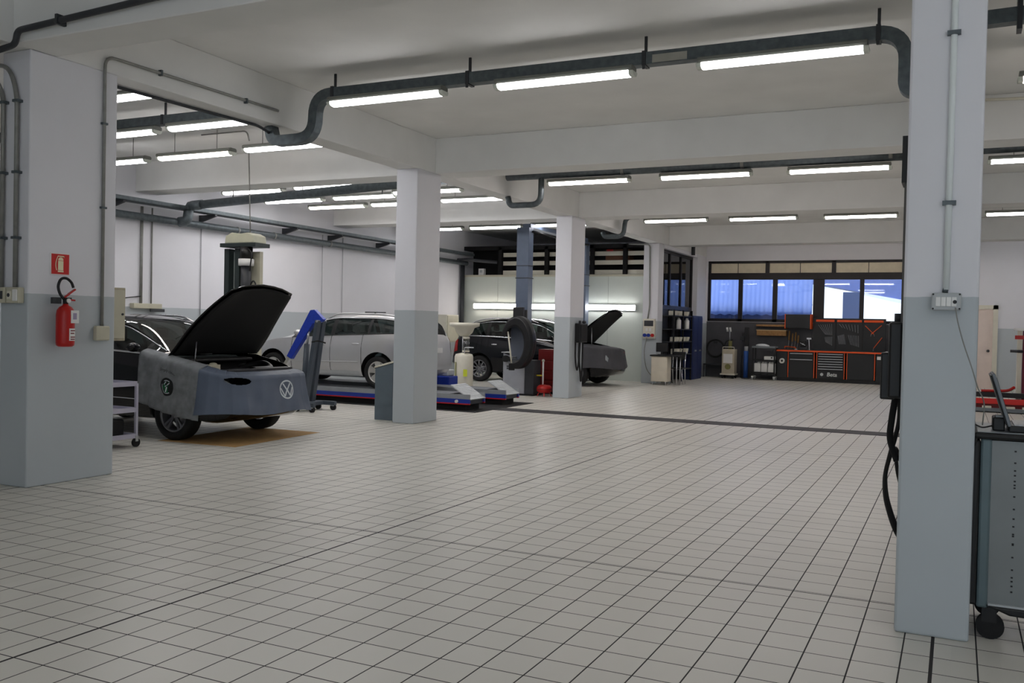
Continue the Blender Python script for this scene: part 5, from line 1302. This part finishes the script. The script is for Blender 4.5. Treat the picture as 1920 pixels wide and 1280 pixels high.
for z in (.62, .16): MB().box(-5.88, -5.18, 30.02, 30.48, z, z + .03).build('shelf', BLACK, t)
MB().box(-5.90, -5.16, 29.995, 30.01, .20, .26).build('front_rail', BLACK, t)
for x in (-5.87, -5.19):
    for y in (30.03, 30.47):
        MB().box(x - .02, x + .02, y - .02, y + .02, .11, 1.05).build('post', BLACK, t)
        c = MB().cyl((x - .018, y, .055), (x + .018, y, .055), .055, 14).build('castor', LGREY, t); MB().box(x - .035, x + .035, y - .03, y + .03, .07, .12).build('castor_fork', WPLAS, c)
for k in range(3):
    x = -5.83 + k * .215
    t = thing('white_jerrycan', ['left', 'middle', 'right'][k] + ' white canister on the bottom shelf of the dark trolley', 'canister', (x + .1, 30.2, .19), 0, 'white canisters on the dark trolley')
    MB().box(x, x + .20, 30.06, 30.42, .19, .54).build('body', WPLAS, t, bevel=.03); MB().cyl((x + .05, 30.15, .53), (x + .05, 30.15, .58), .03, 12).build('cap', DGREY if k == 0 else WPLAS, t); MB().box(x + .09, x + .17, 30.15, 30.3, .54, .57).build('handle', WPLAS, t, bevel=.01)
solo(MB().ball((-5.62, 30.22, 1.10), .20, .15, .06).ball((-5.50, 30.2, 1.09), .12, .1, .045), 'white_rag', mat('white_cloth', (220, 222, 226), .9, noise=.06, bump=.3), 'crumpled white cloth on the top tray of the dark trolley', 'cloth')
t = thing('white_device', 'small white box device under the tray of the dark trolley', 'device', (-5.35, 30.15, .65))
MB().box(-5.52, -5.20, 30.04, 30.3, .65, .76).build('case', WPLAS, t, bevel=.012); MB().cyl((-5.28, 30.03, .72), (-5.28, 30.045, .72), .025, 12).build('knob', BLACK, t); 
t = thing('wood_shelf', 'wooden shelf with a beam on the dark wall left of the workbench', 'shelf', (-5.4, 30.8, 1.5))
MB().box(-5.92, -4.95, 30.7, 30.97, 1.72, 1.78).build('upper_board', WOOD, t); MB().box(-5.90, -4.96, 30.72, 30.97, 1.42, 1.58).build('lower_beam', WOOD, t, bevel=.01); MB().box(-5.92, -4.95, 30.72, 30.97, 1.58, 1.61).build('lower_board', mat('pale_wood', (190, 164, 120), .6, noise=.12), t)

# ------------------------------------------------------------------ workbench
t = thing('workbench', 'long black workbench with orange edges, drawers and white lettering', 'workbench', (-3.55, 30.6, 0))
BB = mat('bench_black', (30, 32, 34), .45, noise=.06)
yf, yb = 30.28, 30.95
MB().box(-5.16, -1.98, yf - .02, yb, .93, .99).build('worktop', BB, t, bevel=.005)
lab(MB().box(-5.17, -1.97, yf - .045, yf - .02, .935, .985).build('front_edge', ORANGE, t), 'orange worktop edge')
MB().box(-5.14, -2.0, yf + .04, yb, 0, .10).build('plinth', BLACK, t)
units = ((-5.15, -4.84, 'towel'), (-4.82, -4.0, 'two'), (-3.95, -3.10, 'seven'), (-3.05, -2.22, 'door'), (-2.20, -1.98, 'roll'))
for a, b, kind in units:
    u = MB().box(a, b, yf + .02, yb, .10, .93).build('cabinet', BB, t, bevel=.004)
    for x in (a + .012, b - .012):
        if kind in ('two', 'seven', 'door'): lab(MB().box(x - .012, x + .012, yf + .004, yf + .03, .12, .93).build('corner_strip', ORANGE, u), 'orange corner strip')
    if kind == 'two':
        for z0, z1 in ((.74, .91), (.12, .72)):
            MB().box(a + .05, b - .05, yf - .002, yf + .02, z0, z1).build('drawer_front', BB, u, bevel=.004); MB().box(a + .07, b - .07, yf - .028, yf, z1 - .045, z1 - .02).build('drawer_handle', STEEL, u, bevel=.004)
    if kind == 'seven':
        for k in range(7):
            z1 = .91 - k * .078
            MB().box(a + .05, b - .05, yf - .002, yf + .02, z1 - .07, z1).build('drawer_front', BB, u, bevel=.003); MB().box(a + .06, b - .06, yf - .03, yf, z1 - .038, z1 - .014).build('drawer_handle', STEEL, u, bevel=.004)
        MB().box(a + .05, b - .05, yf - .002, yf + .02, .12, .355).build('bottom_door', BB, u, bevel=.004)
        tv, tf = text_mesh('Beta', .17, shear=.15, bold=.004); m_ = MB()
        m_.add([(x + (a + b) / 2 + .05, yf - .006, y + .245) for x, y, z in tv], tf)
        m_.prism([((a + b) / 2 - .25 + .052 * math.cos(q), .245 + .052 * math.sin(q)) for q in np.linspace(.5, .5 + 2 * PI, 7)[:-1]], yf - .006, yf - .002, 'y')
        lab(m_.build('lettering', mat('pale_lettering', (200, 204, 204), .6, noise=.04), u, fix=False), 'white maker lettering')
    if kind == 'door':
        MB().box(a + .05, b - .05, yf - .002, yf + .02, .12, .91).build('door', BB, u, bevel=.004)
    if kind == 'towel':
        m_ = MB(); m_.lathe([(.035, yf - .05), (.085, yf - .05), (.085, yf + .02), (.035, yf + .02), (.035, yf - .05)], ((a + b) / 2, 0, .63), 'y', 20); m_.build('paper_roll', WPLAS, u)
    if kind == 'roll':
        MB().box(a + .03, b - .02, yf - .01, yf + .03, .76, .86).build('white_label', WPLAS, u, bevel=.006)
t = thing('pegboard', 'black back board with orange rails above the workbench', 'tool board', (-3.0, 30.9, 1.0))
MB().box(-4.15, -1.98, 30.86, 30.95, .99, 2.02).build('back_board', BB, t)
for a, b in ((-4.06, -3.50), (-3.42, -2.68), (-2.62, -2.05)): lab(MB().box(a, b, 30.83, 30.87, 1.90, 1.97).build('rail', ORANGE, t, bevel=.006), 'orange rail')
for x in (-3.46, -2.65): MB().box(x - .02, x + .02, 30.84, 30.87, 1.02, 1.98).build('divider', BLACK, t)
G = 'tools hung on the black panel'
TGY = mat('tool_grey', (120, 122, 126), .35, .6, noise=.1)
poly = [[(-4.02, 1.80), (-3.55, 1.84), (-3.55, 1.48), (-3.78, 1.50)], [(-3.80, 1.42), (-3.55, 1.44), (-3.55, 1.14), (-3.76, 1.26)], [(-3.40, 1.84), (-2.75, 1.82), (-2.75, 1.55), (-3.30, 1.74)], [(-3.40, 1.46), (-3.20, 1.52), (-3.14, 1.20), (-3.36, 1.2)], [(-3.10, 1.50), (-2.75, 1.48), (-2.74, 1.12), (-3.02, 1.2)]]
for p, l in zip(poly, ('upper left set of grey spanners on the tool panel', 'lower left set of grey spanners on the tool panel', 'upper middle fan of grey spanners on the tool panel', 'small grey tool set low in the panel middle', 'lower right grey tool set in the panel middle')):
    t = thing('spanner_set', l, 'tools', (p[0][0], 30.85, p[0][1]), 0, G)
    n = 7
    for k in range(n):
        u = (k + .5) / n; lo = Vector((p[0][0] + (p[1][0] - p[0][0]) * u, 0, p[0][1] + (p[1][1] - p[0][1]) * u)); hi = Vector((p[3][0] + (p[2][0] - p[3][0]) * u, 0, p[3][1] + (p[2][1] - p[3][1]) * u))
        MB().bar((lo.x, 30.845, lo.z), (hi.x, 30.845, hi.z), .028, .012).build('spanner', TGY, t)
for a, b, l in (((-2.58, 1.80), (-2.32, 1.54), 'left arm of the crossed orange pliers on the tool panel'), ((-2.10, 1.82), (-2.40, 1.54), 'right arm of the crossed orange pliers on the tool panel'), ((-2.08, 1.44), (-2.32, 1.10), 'orange handled tool low on the right of the panel')):
    t = thing('orange_tool', l, 'tool', (a[0], 30.84, a[1]), 0, 'orange tools on the panel'); MB().bar((a[0], 30.835, a[1]), (b[0], 30.835, b[1]), .035, .02).build('handle', ORANGE, t); MB().bar((b[0], 30.835, b[1]), (b[0] * 1.05 - a[0] * .05, 30.835, b[1] * 1.25 - a[1] * .25), .03, .015).build('jaw', TGY, t)
t = thing('wall_cupboard', 'black wall cupboard with orange sides above the left of the workbench', 'cupboard', (-4.6, 30.8, 1.68))
MB().box(-4.97, -4.20, 30.55, 30.97, 1.68, 2.12).build('body', BB, t, bevel=.006); 
for x in (-4.985, -4.20): lab(MB().box(x, x + .025, 30.53, 30.97, 1.66, 2.13).build('side_strip', ORANGE, t), 'orange side strip')
MB().box(-4.95, -4.21, 30.535, 30.552, 1.70, 2.10).build('door', BB, t, bevel=.004)
for k, (x, h) in enumerate(((-4.90, .5), (-4.80, .42), (-4.70, .46), (-4.62, .36))):
    t = thing('screwdriver', ['first', 'second', 'third', 'fourth'][k] + ' long brown handled tool from the left standing on the workbench', 'tool', (x, 30.75, 1.0), 0, 'long tools on the workbench'); MB().cyl((x, 30.75, .99), (x + .02, 30.8, .99 + h * .6), .012, 8).build('blade', TGY, t); MB().cyl((x + .02, 30.8, .99 + h * .6), (x + .03, 30.83, .99 + h + .1), .024, 10).build('handle', WOOD, t)
t = thing('bench_vice', 'dark bench vice with a bright jaw on the workbench', 'vice', (-4.4, 30.55, .99))
MB().box(-4.5, -4.25, 30.45, 30.65, .99, 1.10).build('base', DGREY, t, bevel=.02); MB().box(-4.47, -4.30, 30.42, 30.62, 1.10, 1.28).build('jaw', BLACK, t, bevel=.015); MB().cyl((-4.38, 30.3, 1.18), (-4.38, 30.45, 1.18), .018, 10).build('screw', STEEL, t); MB().bar((-4.46, 30.32, 1.22), (-4.30, 30.32, 1.14), .016, .016).build('lever', STEEL, t)
t = thing('clamp_tool', 'bright upright clamp beside the vice on the workbench', 'tool', (-4.28, 30.7, .99)); MB().bar((-4.22, 30.7, .99), (-4.25, 30.72, 1.35), .03, .02).build('bar', STEEL, t); MB().box(-4.31, -4.17, 30.68, 30.74, 1.33, 1.38).build('jaw', STEEL, t); 
t = thing('orange_bracket', 'orange and steel bent bracket lying at the left of the workbench top', 'tool', (-4.8, 30.4, .99)); MB().tube(bend([(-4.95, 30.45, 1.02), (-4.95, 30.45, 1.09), (-4.62, 30.45, 1.07), (-4.60, 30.45, 1.0)], .03), .014, 8).build('rod', ORANGE, t); MB().box(-4.64, -4.56, 30.42, 30.48, .99, 1.02).build('foot', STEEL, t)
t = thing('press_machine', 'tall dark machine right of the workbench', 'machine', (-1.6, 30.4, 0))
MB().box(-1.92, -1.2, 30.2, 30.9, 0, 1.05).build('base', BLACK, t, bevel=.02); MB().box(-1.75, -1.35, 30.6, 30.85, 1.05, 1.55).build('column', BLACK, t, bevel=.02); MB().box(-1.85, -1.3, 30.3, 30.7, 1.32, 1.55).build('head', DGREY, t, bevel=.03); MB().box(-1.85, -1.5, 30.25, 30.4, 1.05, 1.12).build('table', STEEL, t)

# ------------------------------------------------------------------ cart with laptop at the right edge
t = thing('tool_cart', 'grey perforated steel tool cart at the right edge behind the big pillar', 'cart', (.6, 5.7, 0))
CP = mat('cart_grey', (124, 128, 129), .4, .2, noise=.05)
x0, x1, y0, y1 = .125, 1.0, 5.42, 5.98
MB().box(x0 + .03, x1, y0, y0 + .012, .19, 1.05).build('side_panel', CP, t); MB().box(x0 + .005, x0 + .06, y0 - .008, y0 + .03, .17, 1.06).build('corner_column', mat('cart_teal_grey', (92, 108, 112), .4, .2, noise=.05), t, bevel=.012)
MB().box(x0 + .03, x1, y0 + .012, y1, .19, 1.05).build('body', DGREY, t)
MB().box(x0 - .035, x0 + .005, y0 - .01, y1, .18, 1.05).build('bumper_column', BLACK, t, bevel=.012)
MB().box(x0 - .03, x1 + .02, y0 - .03, y1 + .02, 1.055, 1.09).build('top_tray', BLACK, t, bevel=.015); MB().box(x0 - .01, x1, y0 - .01, y1, 1.088, 1.093).build('mat', mat('pale_mat', (150, 156, 160), .35, noise=.08), t)
MB().prism([(x0 + .05, .19), (x1, .19), (x1, .13), (x0 + .16, .15)], y0 - .03, y0 + .02, 'y').build('lower_bumper', BLACK, t, bevel=.01); MB().box(x0 + .06, x1, y0 - .02, y0, .185, .20).build('sill', LGREY, t)
for z in (1.0, .94, .90, .875, .845, .825, .81, .765, .70, .65, .61, .57, .56, .52, .515, .45, .385, .345, .325, .30, .27): MB().box(.287, .297, y0 - .002, y0 + .002, z - .004, z + .004).build('perforation', BLACK, t)
for x in (x0 + .075, x1 - .06):
    for y in (y0 + .05, y1 - .06):
        c = MB().cyl((x - .02, y, .068), (x + .02, y, .068), .068, 22).build('castor', RUBBER, t) if False else MB().cyl((x, y - .018, .068), (x, y + .018, .068), .068, 24).build('castor', RUBBER, t)
        MB().box(x - .04, x + .03, y - .026, y + .026, .09, .17).build('castor_fork', BLACK, c)
t = thing('laptop', 'open rugged laptop seen edge-on on the tool cart', 'laptop', (.4, 5.6, 1.09))
MB().box(.26, .56, 5.46, 5.80, 1.093, 1.128).build('base', BLACK, t, bevel=.006); MB().box(.285, .54, 5.475, 5.785, 1.128, 1.134).build('keyboard', mat('pale_keys', (190, 192, 194), .5, noise=.2, scale=60), t)
M_ = Matrix.Translation((.272, 5.63, 1.125)) @ Matrix.Rotation(math.radians(-17), 4, 'Y')
s_ = MB().box(-.016, 0, -.17, .17, 0, .285, M_).build('screen_lid', MGREY, t, bevel=.004); MB().box(-.024, -.016, -.165, .165, .01, .28, M_).build('lid_back', BLACK, s_, bevel=.003); MB().box(-.001, .002, -.15, .15, .02, .26, M_).build('display', BLACK, s_)
t = thing('battery_charger', 'small black charger on the cart beside the laptop', 'charger', (.22, 5.6, 1.1))
MB().box(.185, .245, 5.50, 5.66, 1.093, 1.165).build('case', BLACK, t, bevel=.008); MB().box(.20, .235, 5.52, 5.62, 1.165, 1.172).build('label', LGREY, t)
solo(MB().tube(spline([(.19, 5.52, 1.12), (.14, 5.48, 1.11), (.11, 5.47, 1.12), (.07, 5.46, 1.14)]), .004, 6), 'charger_cable', BLACK, 'thin black cable from the charger towards the pillar', 'cable')
t = thing('hanging_cable', 'black cable hanging down the near edge of the tool cart', 'cable', (.09, 5.42, .2))
MB().tube(spline([(.11, 5.40, 1.06), (.085, 5.40, .95), (.08, 5.40, .8), (.09, 5.40, .68), (.07, 5.40, .52), (.075, 5.40, .35), (.085, 5.40, .24)]), .006, 8).build('cable', BLACK, t)
for z in (.82, .74, .33): MB().cyl((.072, 5.395, z), (.095, 5.395, z), .004, 6).build('clip', BLACK, t)

# ------------------------------------------------------------------ red lift equipment in the right bay
t = thing('red_lift_frame', 'red low lift frame with cream blocks in the far right bay', 'lift', (1.1, 22.0, 0))
MB().box(-.2, 2.4, 21.7, 21.8, .30, .40).build('rear_beam', BLACK, t); MB().box(-.2, 2.4, 21.5, 21.62, .17, .28).build('front_beam', mat('bright_red_paint', (210, 40, 34), .4, noise=.05), t, bevel=.01)
MB().box(-.2, 2.4, 21.4, 22.2, .02, .09).build('base_plate', MGREY, t)
MB().box(-.2, 2.4, 21.55, 21.75, .09, .17).build('core_beam', DRED, t)
for x in (.15, .52, .95, 1.25, 1.6): MB().box(x, x + .17, 21.42, 21.54, .07, .13).build('block', CREAM, t, bevel=.008)
MB().tube(spline([(.5, 21.8, .42), (.8, 21.8, .43), (1.0, 21.8, .45), (1.12, 21.85, .52)]), .03, 8).build('hose', RED, t)
t = thing('lift_post', 'white and red lift post at the right edge of the picture', 'lift', (1.25, 22.0, 0))
MB().box(1.15, 1.24, 21.9, 22.05, .09, 1.70).build('post', CREAM, t, bevel=.008); MB().box(1.26, 1.6, 21.95, 22.2, .09, 1.70).build('column', mat('magenta_red', (120, 18, 52), .5, noise=.06), t, bevel=.01)
MB().box(1.09, 1.7, 21.88, 22.25, 1.70, 1.75).build('top_plate', WPLAS, t); MB().box(1.10, 1.6, 21.86, 21.9, 1.52, 1.60).build('clamp', RED, t); MB().cyl((1.02, 21.87, 1.27), (1.26, 21.87, 1.27), .03, 10).build('lever', DGREY, t)

# ------------------------------------------------------------------ far left corner
t = thing('wall_cabinet', 'cream cabinet on the left wall seen just right of the second pillar', 'cabinet', (-14.25, 24.9, 1.05))
MB().box(-14.4, -14.02, 24.5, 25.25, 1.02, 1.86).build('housing', CREAM, t, bevel=.01); MB().box(-14.02, -14.0, 24.53, 25.22, 1.05, 1.83).build('door', BEIGE, t, bevel=.004)
MB().box(-14.0, -13.985, 25.1, 25.16, 1.35, 1.47).build('handle', DGREY, t)
t = thing('power_unit', 'blue power unit of the lift beside the far platform, right of the second pillar', 'power unit', (-10.1, 17.4, 0))
MB().box(-10.42, -9.76, 17.2, 17.6, .0, .46).build('body', BLUE, t, bevel=.02); MB().box(-10.35, -9.82, 17.25, 17.55, .46, .60).build('cover', LGREY, t, bevel=.03); MB().cyl((-9.76, 17.35, .2), (-9.72, 17.35, .2), .05, 14).build('cap', DGREY, t)
